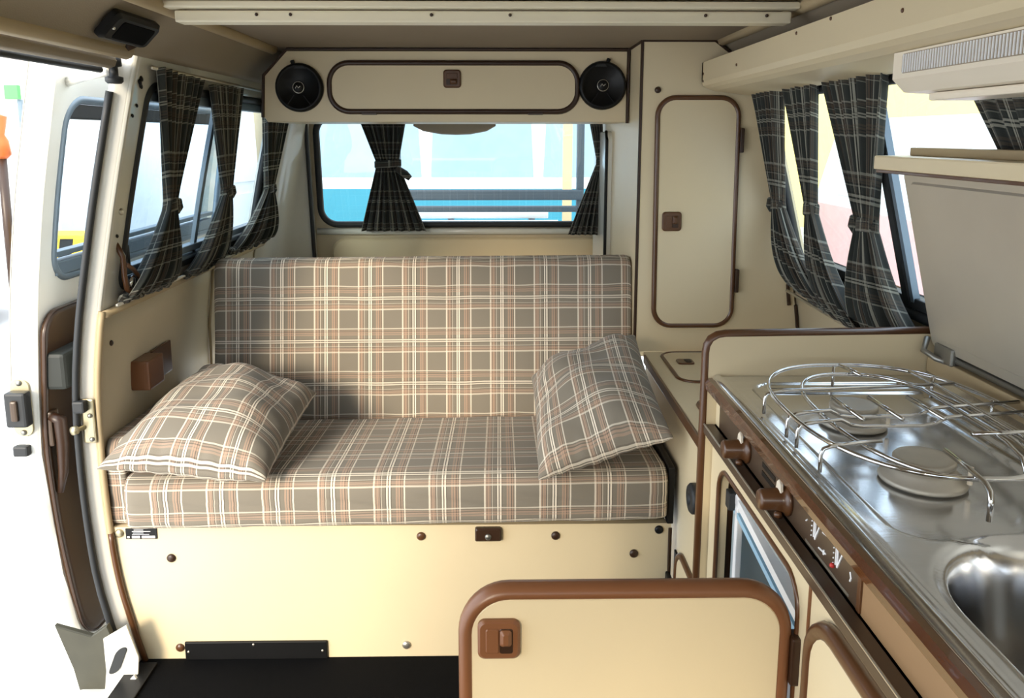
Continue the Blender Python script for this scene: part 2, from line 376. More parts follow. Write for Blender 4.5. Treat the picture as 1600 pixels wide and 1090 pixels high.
# left rear corner lining
crn = MB()
for z in [.5+i*.09 for i in range(10)]:
    crn.v += [Vector(q) for q in ((lx(z)+.004, 2.64, z), (lx(z)+.02, 2.80, z), (lx(z)+.06, ry(z)-.03, z), (-.68, ry(z)-.03, z), (-.668, ry(z)-.012, z))]
for i in range(9):
    for j in range(4): crn.f.append([i*5+j, i*5+j+1, i*5+j+6, i*5+j+5])
c_ = crn.build('trim_4', 'paint', smooth=True, solid=.006); struct(c_, 'pale grey corner post left of the rear window')
MB().tube([(-.672, ry(z)-.035, z) for z in (.5, .7, .9, 1.1, 1.3)], .007, 8).build('post_seal', 'rubber', c_, smooth=True)

# unseen cab walls and windscreen behind the camera, openings sized to steer light
wfr = holed((-.86, .86, 0, 1.42), (-.66, .66, .86, 1.28, .08), lambda x, z: (x, -1.45+(z-.7)*.35, z))
wall_front = wfr.build('wall_front', 'lining', solid=.02, off=1); struct(wall_front, 'unseen cab front with windscreen opening')
grid((-.66, .66), (.86, 1.28), 2, 2, lambda x, z: (x, -1.46+(z-.7)*.35, z)).build('windscreen', 'clear_pane', wall_front)
holed((-1.6, -.02, 0, 1.42), (-1.30, -.50, .72, 1.24, .06), lambda y, z: (lx(z)-.02, y, z)).build('cab_side', 'lining', wall_front, smooth=True, solid=.02, off=-1, toward=(1, 0, 0))  # unseen; end and window placed to keep sun off the seat panel's right
box('cab_floor', -.80, .80, -1.6, -1.0, -.05, 0, 'mat_black', wall_front)
box('cab_roof', -.74, .74, -1.6, -.98, 1.41, 1.44, 'head', wall_front)
grid((-1.6, -1.0), (0, 1.4), 1, 8, lambda y, z: (rx(z), y, z)).build('cab_side', 'lining', wall_front, smooth=True, solid=.02, off=1)
# ------------------------------------------------------------------ sliding door (slid back outside the body)
Y0 = 1.60
dm = holed((Y0, 2.75, -.12, 1.285), (1.650, 2.62, .835, 1.205, .06), lambda y, z: (dx(z), y, z))
door = dm.build('door_1', 'paint_white', smooth=True); struct(door, 'white sliding door pushed back outside the van')
holed((Y0, 2.75, -.12, 1.285), (1.650, 2.62, .835, 1.205, .06), lambda y, z: (dx(z)-.058, y, z)).build('outer_skin', 'paint_white', door, smooth=True)
le = MB()
for i in range(27):
    z = -.12+i*.054; x = dx(z)
    le.v += [Vector(q) for q in ((x, Y0+.006, z), (x-.006, Y0-.004, z), (x-.026, Y0-.008, z), (x-.030, Y0-.002, z), (x-.052, Y0-.004, z), (x-.060, Y0+.01, z))]
for i in range(26):
    for j in range(5): le.f.append([i*6+j, i*6+j+1, i*6+j+7, i*6+j+6])
le.build('leading_edge', 'paint_white', door, smooth=True)
MB().tube([(dx(b)-.004, a, b) for a, b in dens(rrect(1.650, 2.62, .835, 1.205, .06, 8))], .010, 8, True).build('window_seal', 'grey_metal', door, smooth=True)
grid((1.65, 2.62), (.832, 1.208), 2, 8, lambda y, z: (dx(z)-.03, y, z)).build('pane', 'pane', door, smooth=True)
box('slide_rail', dx(.86)-.03, dx(.86)+.002, 1.66, 2.6, .842, .872, 'grey_metal', door)
box('slide_rail', dx(.885)-.03, dx(.885)-.004, 1.66, 2.6, .880, .892, 'grey_metal', door)
box('top_rail', dx(1.18)-.03, dx(1.18)+.002, 1.66, 2.6, 1.165, 1.195, 'rubber', door)
# inner card follows the barrel shape
cl = dens(rrect(1.602, 2.62, .045, .775, .05, 6), .04)
cm = MB(); cc = (2.1, .4)
for t in (1, .97, .8, .6, .4, .2, .01):
    cm.v += [Vector((dx(cc[1]+(q[1]-cc[1])*t)+.014, cc[0]+(q[0]-cc[0])*t, cc[1]+(q[1]-cc[1])*t)) for q in cl]
n_ = len(cl)
for k in range(6):
    for j in range(n_): cm.f.append([k*n_+j, k*n_+(j+1) % n_, (k+1)*n_+(j+1) % n_, (k+1)*n_+j])
card = cm.build('door_card', 'door_card', door, smooth=True, solid=.010, off=-1, toward=(1, 0, 0))
MB().tube([(dx(q[1])+.013, q[0], q[1]) for q in cl], .0022, 6, True).build('card_edge', 'dark_brown', card, smooth=True)
box('armrest', dx(.66)+.006, dx(.66)+.05, 1.606, 1.95, .612, .69, 'grey_green', door, .008)
hm = MB().tube([(dx(.55)+.016, 1.612, .555), (dx(.55)+.034, 1.616, .545), (dx(.5)+.036, 1.618, .49), (dx(.45)+.032, 1.616, .43), (dx(.4)+.022, 1.612, .385)], [.010, .014, .013, .010, .006], 8).build('handle', 'dark_brown', door, smooth=True)
box('handle_base', dx(.53)+.004, dx(.53)+.024, 1.604, 1.634, .49, .565, 'fascia', door, .004)
lp_ = MB().plate(rrect(-.02, .02, -.062, .062, .018), (dx(.58)-.030, Y0-.006, .58), (1, 0, 0), (0, 0, 1), (0, -1, 0), 0, .004, .001).build('latch_plate', 'zinc', door)
box('latch_body', dx(.58)-.050, dx(.58)-.008, Y0-.034, Y0-.008, .545, .618, 'rubber', lp_, .005)
box('latch_claw', dx(.58)-.036, dx(.58)-.022, Y0-.040, Y0-.030, .560, .603, 'fascia', lp_, .004)
for z in (.527, .633): cap('screw_head', (dx(.58)-.030, Y0-.010, z), (0, -1, 0), .006, 'steel_dull', lp_)
box('bump_stop', dx(.49)-.046, dx(.49)-.016, Y0-.022, Y0-.004, .478, .500, 'rubber', door, .004)
# lower roller bracket
br = MB().plate([(-.075, .10), (.0, .075), (.035, .10), (.06, .02), (.075, -.075), (.02, -.095), (-.03, -.09), (-.045, 0)], (-.862, 1.555, .018), (1, 0, 0), (0, 0, 1), (0, -1, 0), 0, .012, .003).build('roller_bracket', 'olive_metal', door)
MB().plate(rrect(-.014, .014, -.034, .034, .0135), (-.808, 1.5395, .04), (.87, 0, .3), (.35, 0, .87), (0, -1, 0), 0, .003).build('bracket_slot', 'rubber', br)
MB().plate([(-.01, .075), (.04, .105), (.06, .03), (.05, -.06), (-.02, -.07), (-.01, 0)], (-.825, 1.5415, .015), (1, 0, 0), (0, 0, 1), (0, -1, 0), -.002, .002).build('bracket_face', 'paint', br)
MB().plate([(-.035, -.03), (.03, .035), (.05, -.01), (.03, -.06), (-.03, -.065)], (-.80, 1.53, -.02), (1, 0, 0), (0, 0, 1), (0, -1, 0), 0, .006, .001).build('bracket_cover', 'paint_white', br)
# upper roller arm
arm = MB().tube([(dx(1.2)-.01, 1.66, 1.235), (-.80, 1.60, 1.245), (-.73, 1.56, 1.253)], .010, 8).build('upper_arm', 'paint_white', door, smooth=True)
MB().lathe((-.725, 1.56, 1.228), (0, 0, 1), [(0, .012), (.004, .016), (.012, .016), (.014, .008), (.03, .008), (.032, .015), (.046, .015), (.05, .0)], 14).build('roller', 'rubber', arm, smooth=True)
# black recessed housing on the cant rail
hs = thing('door_stop_housing', 'black recessed plastic housing on the grey rail above the door pillar', 'housing', (-.67, 1.46, 1.30))
fr = Matrix(((0, 1, 0), (.66, 0, .75), (.75, 0, -.66)))
ea, eb, nn = Vector((0, 1, 0)), Vector((-.70, 0, -.71)), Vector((.71, 0, -.71))
org = Vector((-.650, 1.46, 1.318))
MB().plate(rrect(-.085, .085, -.028, .028, .010), org, ea, eb, nn, 0, .016, .006).build('rim', 'black', hs)
MB().plate(rrect(-.058, .065, -.017, .019, .006), org, ea, eb, nn, .014, .0175, .001).build('recess', 'mat_black', hs)
cap('screw_head', org+ea*-.072+nn*.014, nn, .003, 'alu', hs)
MB().tube([org+ea*.06+eb*.026, org+ea*.07+eb*.045+nn*-.01, org+ea*.075+eb*.06+nn*-.03], .012, 8).build('guide_arm', 'dark_brown', hs, smooth=True)

# ================================================================== latches, frames used on every cabinet door
def frame_loop(loop, org, ea, eb, n, r, name, material, parent, h=None):
    org, ea, eb, n = Vector(org), Vector(ea), Vector(eb), Vector(n)
    return MB().tube([org+ea*q[0]+eb*q[1]+n*(h or 0) for q in loop], r, 8, True).build(name, material, parent, smooth=True)
def latch(name, org, ea, eb, n, s, parent, material='latch_brown', inner='dark_brown', horiz=True):
    org, ea, eb, n = Vector(org), Vector(ea), Vector(eb), Vector(n)
    p = MB().plate(rrect(-s, s, -s, s, s*.35), org, ea, eb, n, 0, .007, .003).build(name, material, parent)
    return p
def latch_full(org, ea, eb, n, s, parent, material, name='latch'):
    org, ea, eb, n = Vector(org), Vector(ea), Vector(eb), Vector(n)
    p = latch(name, org, ea, eb, n, s, parent, material)
    if p.parent and p.parent.parent:      # already a sub-part
        q = p.parent
    else: q = p
    MB().plate(rrect(-s*.62, 0, -s*.62, s*.62, s*.1), org, ea, eb, n, .006, .0085, .001).build('latch_flap', material, q)
    MB().plate(rrect(s*.03, s*.66, -s*.66, s*.62, s*.12), org, ea, eb, n, .006, .0075, .0005).build('latch_recess', 'dark_brown', q)
    MB().plate(rrect(s*.05, s*.60, -s*.25, s*.58, s*.14), org, ea, eb, n, .006, .013, .004).build('latch_thumb', material, q)
    return p
EX, EY, EZ = Vector((1, 0, 0)), Vector((0, 1, 0)), Vector((0, 0, 1))

# ================================================================== BENCH
sb = thing('seat_box', 'cream seat box under the plaid bench with brown screw caps', 'seat box', (-.23, 1.62, 0))
out = [(lx(z)+.008, z) for z in [i*.031 for i in range(11)]]+[(.368, .31), (.368, 0)]
MB().plate(out, (0, 1.62, 0), EX, EZ, -EY, 0, .02).build('front_panel', 'cream', sb)
box('bench_top', -.80, .36, 1.62, 2.15, .285, .308, 'lining', sb)
for x, z, c in ((-.812, .297, 'zinc'), (-.706, .239, 'dark_brown'), (-.17, .285, 'brown'), (.119, .284, 'dark_brown'), (.289, .241, 'dark_brown'), (.342, .296, 'black'), (-.702, .027, 'brown'), (-.207, .028, 'alu')):
    cap('screw_cap', (x, 1.60, z), (0, -1, 0), .0095, c, sb, .005)
lt = MB().plate(rrect(-.028, .028, -.015, .015, .004), (-.026, 1.60, .291), EX, EZ, -EY, 0, .012, .003).build('seat_latch', 'dark_brown', sb)
cap('latch_button', (-.026, 1.588, .288), (0, -1, 0), .007, 'steel_dull', lt)
kp = box('kick_plate', -.69, -.38, 1.594, 1.60, .0, .042, 'black', sb, .002)
for x, z in ((-.682, .02), (-.39, .02), (-.54, .036)): cap('screw_head', (x, 1.594, z), (0, -1, 0), .003, 'alu', kp, .002)
dp = box('data_plate', -.798, -.732, 1.5975, 1.60, .284, .308, 'black', sb, .0005)
for x0, x1, z0, z1 in ((-.780, -.760, .3045, .3055), (-.784, -.745, .3010, .3022), (-.782, -.760, .2975, .2988), (-.784, -.748, .2945, .2955), (-.785, -.768, .2865, .2915), (-.764, -.736, .2865, .2915), (-.795, -.790, .287, .291)):
    box('print_bar', x0, x1, 1.5970, 1.5976, z0, z1, 'white_plastic', dp, 0)
MB().tube([(.366, 1.598, z) for z in (0, .1, .2, .3)], .004, 6).build('edge_strip', 'dark_brown', sb)
box('gap_shade_strip', .357, .371, 1.592, 2.0, .312, .44, 'black', sb, .003)  # black strip in place of the shade in the gap beside the bench
box('side_bracket', .358, .368, 1.56, 1.60, .0, .20, 'black', sb, .004)

def cushion(name, prof, x0, x1, label, cat, er=.035, nx=60, u0=0.0, puff=.0, slantx=None, fronttilt=None, sag=0.0):
    """rounded profile in (y,z) swept along x; uv runs x and arc length"""
    ns = len(prof); cy = sum(p[0] for p in prof)/ns; cz = sum(p[1] for p in prof)/ns
    arc = [0]
    for i in range(ns): arc.append(arc[-1]+math.dist(prof[i], prof[(i+1) % ns]))
    xs = []
    for i in range(9): xs.append((x0+er*(1-math.cos(math.pi/2*i/8)), i/8))
    for i in range(1, nx): xs.append((x0+er+(x1-x0-2*er)*i/nx, 1))
    for i in range(9): xs.append((x1-er*(1-math.cos(math.pi/2*(8-i)/8)), (8-i)/8))
    V, Fc, UV = [], [], []
    for x, t in xs:
        k = math.sqrt(max(0, 1-(1-t)**2)); inset = er*(1-k)
        for j in range(ns+1):
            p = prof[j % ns]; d = Vector((p[0]-cy, p[1]-cz)); L_ = d.length
            q = d*max(.02, (L_-inset)/L_)
            w = 1+.006*math.sin(x*31+j*.7)+.004*math.sin(x*57+j*1.9)
            xx = x
            z = cz+q.y*w+(fronttilt*(x-x0) if fronttilt else 0)
            z -= sag*math.exp(-((x-(x0+x1)/2)/.3)**2) if q.y > 0 else 0
            V.append((xx, cy+q.x*w, z)); UV.append((x-x0+u0, arc[j]))
    m_ = ns+1
    for i in range(len(xs)-1):
        for j in range(ns): Fc.append([i*m_+j, i*m_+j+1, (i+1)*m_+j+1, (i+1)*m_+j])
    Fc.append([j for j in range(ns)]); Fc.append([(len(xs)-1)*m_+j for j in range(ns)])
    o = mk(name, V, Fc, 'plaid', None, uvs=UV, smooth=True)
    tag(o, label, cat); return o
def rprof(pts, r, n=5, seg=10):
    """rounded polygon with subdivided straight sides"""
    out = []; k = len(pts)
    for i in range(k):
        a, b, c = Vector(pts[i-1]), Vector(pts[i]), Vector(pts[(i+1) % k]); rr = r[i] if isinstance(r, (list, tuple)) else r
        p0 = b+(a-b).normalized()*rr; p1 = b+(c-b).normalized()*rr
        for j in range(n+1):
            t = j/n; out.append(p0*(1-t)**2+b*2*t*(1-t)+p1*t*t)
        nxt = Vector(pts[(i+1) % k]); r2 = r[(i+1) % k] if isinstance(r, (list, tuple)) else r
        q = nxt+(b-nxt).normalized()*r2
        for j in range(1, seg): out.append(p1.lerp(q, j/seg))
    return [(p.x, p.y) for p in out]
seat = cushion('seat_cushion', rprof([(1.575, .312), (1.572, .428), (2.014, .400), (2.014, .310)][::1], [.02, .045, .03, .02]), -.79, .356,
               'long plaid seat cushion of the rear bench', 'cushion', er=.03, fronttilt=.012, u0=.02)
back = cushion('backrest_cushion', rprof([(2.015, .372), (2.095, .812), (2.185, .800), (2.13, .36)], [.03, .035, .03, .03]), -.752, .350,
               'wide plaid backrest cushion of the rear bench', 'cushion', er=.016, u0=.05, fronttilt=.006)
fill = cushion('filler_cushion', rprof([(1.605, .312), (1.605, .50), (2.05, .50), (2.05, .312)], [.02, .03, .03, .02]), -.832, -.791,
               'narrow plaid filler cushion between seat cushion and side lining', 'cushion', er=.012, nx=6)
def pillow(label, c, thick, w, h, bulge_dn=.5, u0=0, v0=0, n=30, name='pillow', seed=0):
    c = [Vector(q) for q in c]      # a(-,-) b(+,-) d(+,+) e(-,+)
    nrm = ((c[1]-c[0]).cross(c[3]-c[0])+(c[2]-c[1]).cross(c[3]-c[2])).normalized()
    V, Fc, UV = [], [], []; idx = {}
    def base(u, v):
        u2 = u*(1-.05*(1-v*v)); v2 = v*(1-.05*(1-u*u))
        s, t = (u2+1)/2, (v2+1)/2
        return c[0]*(1-s)*(1-t)+c[1]*s*(1-t)+c[2]*s*t+c[3]*(1-s)*t
    for side in (1, -1):
        for i in range(n+1):
            for j in range(n+1):
                u, v = -1+2*i/n, -1+2*j/n
                edge = i in (0, n) or j in (0, n)
                if edge and side == -1: idx[(side, i, j)] = idx[(1, i, j)]; continue
                hgt = (max(0, 1-abs(u)**2.4)*max(0, 1-abs(v)**2.4))**.55*thick*(1 if side == 1 else bulge_dn)
                wr_ = (.006*math.sin(5*u+3*v+seed)+.004*math.sin(9*u*v+2+seed)+.003*math.sin(13*v-4*u+seed))*(1-min(1, max(abs(u), abs(v))**6))
                cr = .004*math.sin(26*u+seed)*math.exp(-((1-abs(v))/.16)**2)*(abs(v) < .999)+.004*math.sin(26*v+seed)*math.exp(-((1-abs(u))/.16)**2)*(abs(u) < .999)
                V.append(base(u, v)+nrm*(side*hgt+wr_+cr)); idx[(side, i, j)] = len(V)-1
                UV.append(((u+1)/2*w+u0, (v+1)/2*h+v0))
    for side in (1, -1):
        for i in range(n):
            for j in range(n):
                q = [idx[(side, i, j)], idx[(side, i+1, j)], idx[(side, i+1, j+1)], idx[(side, i, j+1)]]
                Fc.append(q if side == 1 else q[::-1])
    o = mk(name, V, Fc, 'plaid', None, uvs=UV, smooth=True, sub=1); tag(o, label, 'pillow', 'loose plaid pillows on the bench')
    pts = [base(-1+2*i/n, -1) for i in range(n)]+[base(1, -1+2*i/n) for i in range(n)]+[base(1-2*i/n, 1) for i in range(n)]+[base(-1, 1-2*i/n) for i in range(n)]
    return o
pillow('plaid pillow lying at the door-side end of the bench', [(-.828, 1.545, .462), (-.470, 1.525, .440), (-.445, 1.895, .510), (-.735, 1.955, .565)], .094, .40, .42, .5, u0=.03, v0=.01)
pillow('plaid pillow propped against the backrest next to the low cabinet', [(.075, 1.525, .436), (.352, 1.51, .533), (.338, 1.925, .648), (.075, 1.90, .545)], .094, .36, .44, .4, u0=.05, v0=.02, seed=2)

# ================================================================== OVERHEAD CABINET + SPEAKERS
oc = thing('overhead_cabinet', 'cream overhead cabinet across the rear with brown framed flap', 'cabinet', (-.14, 2.4, 1.168))
pf = [(.346, 1.168), (.346, 1.356), (-.563, 1.356), (-.625, 1.290), (-.632, 1.182), (-.622, 1.168)]
MB().plate(pf, (0, 2.56, 0), EX, EZ, -EY, 0, .36, .002).build('body', 'cream', oc)
MB().tube([(.344, 2.198, 1.357), (-.562, 2.198, 1.357), (-.627, 2.198, 1.290), (-.634, 2.198, 1.18)], .0045, 6).build('edge_trim', 'dark_brown', oc)
MB().tube([(.346, 2.198, 1.165), (.346, 2.198, 1.36)], .0045, 6).build('edge_trim', 'dark_brown', oc)
lpd = rrect(-.452, .210, 1.196, 1.322, .052, 8)
od = MB().plate(rrect(-.448, .206, 1.200, 1.318, .048, 8), (0, 2.20, 0), EX, EZ, -EY, 0, .006, .001).build('flap', 'cream', oc)
frame_loop(lpd, (0, 2.197, 0), EX, EZ, -EY, .0078, 'flap_frame', 'dark_brown', od)
latch_full((-.125, 2.194, 1.281), -EZ, EX, -EY, .0235, od, 'brown')
for x in (-.348, .098): box('hinge', x-.02, x+.02, 2.188, 2.199, 1.187, 1.193, 'dark_brown', od, .001)
def speaker(x, z, label, side):
    t = thing('speaker', label, 'speaker', (x, 2.2, z-.066), 'round speakers in the overhead cabinet')
    C = (x, 2.20, z)
    MB().lathe(C, -EY, [(0, .064), (.008, .064), (.016, .060), (.018, .055), (.012, .052)], 40).build('rim', 'black', t, smooth=True)
    MB().lathe((x, 2.196, z), -EY, [(0, .053), (.006, .053), (.002, .030), (.001, .0)], 40).build('cone', 'rubber', t, smooth=True)
    d = MB().lathe((x, 2.192, z), -EY, [(0, .017), (.008, .016), (.013, .010), (.014, 0)], 24).build('dust_cap', 'black', t, smooth=True)
    MB().tube([(x+.0145*math.cos(a), 2.1835, z+.0145*math.sin(a)) for a in [2*math.pi*k/20 for k in range(20)]], .0011, 6, True).build('logo_ring', 'alu', d, smooth=True)
    MB().tube([(x-.007, 2.178, z-.003), (x-.003, 2.178, z+.004), (x+.001, 2.178, z-.002), (x+.006, 2.178, z+.003)], .0010, 6).build('logo_stroke', 'alu', d)
    MB().plate([(-.016, .0), (.016, 0), (.010, .008), (-.010, .008)], (x-.006*side, 2.184, z+.048), EX, EZ, -EY, 0, .004, .001).build('badge', 'rubber', t)
    MB().tube([(x-.012*side*-1, 2.192, z+.058), (x+.016*side, 2.192, z+.070)], .0055, 8).build('bracket_screw', 'black', t)
    for k in range(5):
        a = math.radians(250+k*10+(0 if side < 0 else -20))
    MB().tube([(x+.012, 2.184, z-.02), (x+.03, 2.183, z-.044)], .0016, 6).build('grille_bar', 'black', t)
    MB().tube([(x-.012, 2.184, z-.02), (x-.03, 2.183, z-.044)], .0016, 6).build('grille_bar', 'black', t)
speaker(-.532, 1.258, 'round black speaker at the window curtain end of the overhead cabinet', -1)
speaker(.277, 1.264, 'round black speaker of the overhead cabinet next to the wardrobe', 1)

# ================================================================== WARDROBE
wd = thing('wardrobe', 'tall cream wardrobe with rounded brown framed door', 'wardrobe', (.5, 2.4, .577))
wp = [(.352, .577), (.352, 1.360), (.530, 1.360), (.570, 1.330)]+[(rx(z)-.005, z) for z in (1.28, 1.2, 1.1, 1.0, .9, .8, .7, .577)]
MB().plate(wp, (0, 2.92, 0), EX, EZ, -EY, 0, .90).build('body', 'cream', wd)
MB().tube([(.352, 2.022, .577), (.352, 2.022, 1.361)], .0045, 6).build('edge_trim', 'dark_brown', wd)
MB().tube([(.352, 2.022, 1.361), (.53, 2.022, 1.361), (.575, 2.022, 1.328), (.60, 2.022, 1.30)], .0045, 6).build('edge_trim', 'dark_brown', wd)
MB().tube([(.352, 2.022, 1.361), (.352, 2.19, 1.361)], .0045, 6).build('edge_trim', 'dark_brown', wd)
wdl = [(q[0]+(1.224-q[1])*.010, q[1]) for q in rrect(.393, .594, .647, 1.224, .045, 8)]
wdi = [(q[0]+(1.224-q[1])*.010, q[1]) for q in rrect(.397, .590, .651, 1.220, .042, 8)]
wdo = MB().plate(wdi, (0, 2.02, 0), EX, EZ, -EY, 0, .006, .001).build('door', 'cream', wd)
frame_loop(wdl, (0, 2.017, 0), EX, EZ, -EY, .0068, 'door_frame', 'brown', wdo)
latch_full((.436, 2.014, .918), EX, EZ, -EY, .0245, wdo, 'brown')
for z, x in ((1.12, .603), (.765, .607)): box('hinge', x-.004, x+.006, 2.005, 2.02, z-.03, z+.03, 'dark_brown', wdo, .002)
cap('knob', (.392, 2.02, 1.243), (0, -1, 0), .008, 'dark_brown', wd, .008)
MB().tube([(rx(z)-.004, 2.016, z) for z in (.64, .70)], .005, 6).build('edge_trim', 'dark_brown', wd)
MB().tube([(rx(.7)-.022, 2.016, .70), (rx(.75)-.02, 2.016, .755)], .005, 6).build('edge_trim', 'dark_brown', wd)
sd = MB().plate(rrect(2.52, 2.86, .56, 1.145, .03), (.352, 0, 0), EY, EZ, -EX, 0, .016, .003).build('side_door', 'paint', wd)
MB().tube([(.335, 2.52, .56), (.335, 2.52, 1.12), (.335, 2.54, 1.146)], .005, 6).build('side_door_edge', 'black', sd)
latch('side_latch', (.334, 2.83, .80), EY, EZ, -EX, .012, sd, 'black')

# ================================================================== LOW CABINET beside the bench
lc = thing('low_cabinet', 'low cream side cabinet between bench and kitchen with lidded top', 'cabinet', (.55, 1.66, 0))
box('body', .381, .745, 1.325, 2.018, 0, .562, 'cream', lc)
tp = box('top', .374, .748, 1.325, 2.018, .562, .577, 'cream', lc, .004)
box('top_edge', .369, .375, 1.325, 1.985, .556, .578, 'brown', lc, .002)
for a, b in ((1.748, 2.0), (1.36, 1.625)):
    ld = MB().plate(rrect(.413, .64, a, b, .04), (0, 0, .577), EX, EY, EZ, 0, .003, .001).build('top_lid', 'cream', lc)
    frame_loop(rrect(.413, .64, a, b, .04), (0, 0, .578), EX, EY, EZ, .0045, 'lid_frame', 'brown', ld)
    MB().plate(rrect(-.020, .020, -.020, .020, .008), (.458, (a+b)/2+.03, .580), EX, EY, EZ, 0, .004, .001).build('lid_latch', 'brown', ld)
    MB().plate(rrect(-.001, .014, -.012, .012, .003), (.458, (a+b)/2+.03, .5842), EX, EY, EZ, 0, .001).build('latch_recess', 'black', ld)
MB().lathe((.381, 1.452, .437), (-1, 0, 0), [(0, .030), (.010, .030), (.014, .026), (.015, .012), (.010, .010), (.010, 0)], 24).build('round_vent', 'rubber', lc, smooth=True)
ldr = MB().plate(rrect(1.345, 1.575, .03, .268, .05), (.381, 0, 0), EY, EZ, -EX, 0, .006, .001).build('door', 'cream', lc)
frame_loop(rrect(1.345, 1.575, .03, .268, .05), (.378, 0, 0), EY, EZ, -EX, .0075, 'door_frame', 'brown', ldr)
box('kick_strip', .376, .381, 1.58, 1.60, .0, .25, 'black', lc, .002)

# ================================================================== KITCHEN UNIT
ku = thing('kitchen_cabinet', 'cream kitchen cabinet with brown control fascia and ledge', 'cabinet', (.55, .75, 0))
XK = .362
holes = (.882, 1.240, .045, .598, .042)
hp = holed((.852, 1.288, 0, .65), holes, lambda y, z: (XK, y, z), kr=1)
hp.build('front_panel', 'cream', ku, solid=.016, off=-1, toward=(-1, 0, 0))
frame_loop(rrect(*holes), (XK, 0, 0), EY, EZ, -EX, .004, 'opening_edge', 'brown', ku)
box('front_panel', XK, XK+.016, .10, .848, 0, .65, 'cream', ku, .001)
box('panel_joint', XK-.002, XK+.01, .847, .852, 0, .65, 'latch_brown', ku, 0)
box('near_end_panel', XK, .735, .10, .12, 0, .70, 'cream', ku, .001)
# open bay behind the fridge hole: dark jambs
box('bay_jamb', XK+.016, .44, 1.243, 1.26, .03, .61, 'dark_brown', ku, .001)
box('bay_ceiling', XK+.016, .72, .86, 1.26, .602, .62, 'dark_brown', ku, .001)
# end panel with rounded corner and brown edge
ep = [(.349, 0), (.349, .772), (.3506, .784), (.356, .794), (.366, .800), (.378, .802), (.745, .806), (.755, 0)]
MB().plate(ep, (0, 1.306, 0), EX, EZ, -EY, 0, .016).build('end_panel', 'cream', ku)
MB().tube([(q[0]-.001, 1.298, q[1]+.001) for q in ep[:7]], .0088, 8).build('end_panel_edge', 'brown', ku, smooth=True)
# fascia, ledge, nose
box('control_fascia', .366, .376, .742, 1.286, .650, .718, 'fascia', ku, .001)
box('plain_fascia', .366, .376, .12, .738, .650, .718, 'fascia_tan', ku, .001)
box('fascia_joint', .3635, .368, .736, .744, .652, .716, 'brown', ku, .001)
box('ledge', .345, .372, .10, 1.289, .634, .650, 'fascia', ku, .003)
MB().tube([(.3462, y, .6495) for y in (.10, .5, .9, 1.289)], .0016, 6).build('ledge_highlight', 'alu', ku)
ns_ = [(.346, .712), (.345, .722), (.349, .7295), (.360, .7315), (.376, .7315), (.376, .712)]
MB().plate(ns_, (0, .10, 0), EX, EZ, EY, 0, 1.189).build('counter_nose', 'brown_wood', ku)
box('far_filler', .3655, .377, 1.268, 1.289, .650, .718, 'cream', ku, .001)
# knobs, slots, symbols
def knob(y, z):
    k = MB().lathe((.366, y, z), (-1, 0, 0), [(0, .021), (.004, .021), (.006, .017), (.012, .0145), (.034, .0135), (.037, .0115), (.037, 0)], 24).build('knob', 'brown', ku, smooth=True)
    MB().plate([(-.011, .002), (.011, .002), (.006, .022), (0, .027), (-.006, .022)], (.357, y, z), EY, EZ, -EX, 0, .004, .001).build('knob_pointer', 'lamp_plastic', k)
    cap('knob_stop', (.357, y-.004, z-.019), (-1, 0, 0), .005, 'brown', k, .008)
knob(1.118, .674); knob(.950, .675)
for i in range(3):
    z = .668+i*.0125
    MB().plate([(-.026, -.0035), (.026, -.0035), (.026, .0035), (-.026, .0035)], (.366, 1.022, z), EY, EZ, -EX, -.001, .0008).build('vent_slot', 'black', ku)
def stroke(y0, z0, y1, z1, w=.0011, c='white_plastic', nm='symbol_stroke'):
    MB().tube([(.3655, y0, z0), (.3655, y1, z1)], w, 5).build(nm, c, ku)
for gy, gz in ((.862, .682), (.800, .682)):
    stroke(gy, gz-.012, gy, gz+.014); stroke(gy-.004, gz-.013, gy-.004, gz+.014)
    stroke(gy-.004, gz-.013, gy-.016, gz+.010)
    for k in range(5): stroke(gy+.006, gz-.014+k*.006, gy+.007, gz-.013+k*.006)
stroke(.838, .688, .826, .690); stroke(.846, .665, .826, .668); stroke(.832, .664, .832, .670)
stroke(.886, .678, .883, .681); stroke(.765, .682, .762, .676); stroke(.762, .676, .764, .672)
MB().tube([(.3655, .884, .6555), (.3655, .765, .6555)], .0008, 5).build('symbol_line', 'alu', ku)
MB().tube([(.3655, .884, .6535), (.3655, .765, .6535)], .0008, 5).build('symbol_line', 'alu', ku)
cap('warning_lamp', (.366, .806, .666), (-1, 0, 0), .003, 'red', ku)
# near cupboard door
cd = MB().plate(rrect(.32, .822, .04, .604, .06), (XK, 0, 0), EY, EZ, -EX, 0, .012, .003).build('cupboard_door', 'cream', ku)
frame_loop(rrect(.32, .822, .04, .604, .06), (XK-.006, 0, 0), EY, EZ, -EX, .011, 'cupboard_door_frame', 'brown', cd)

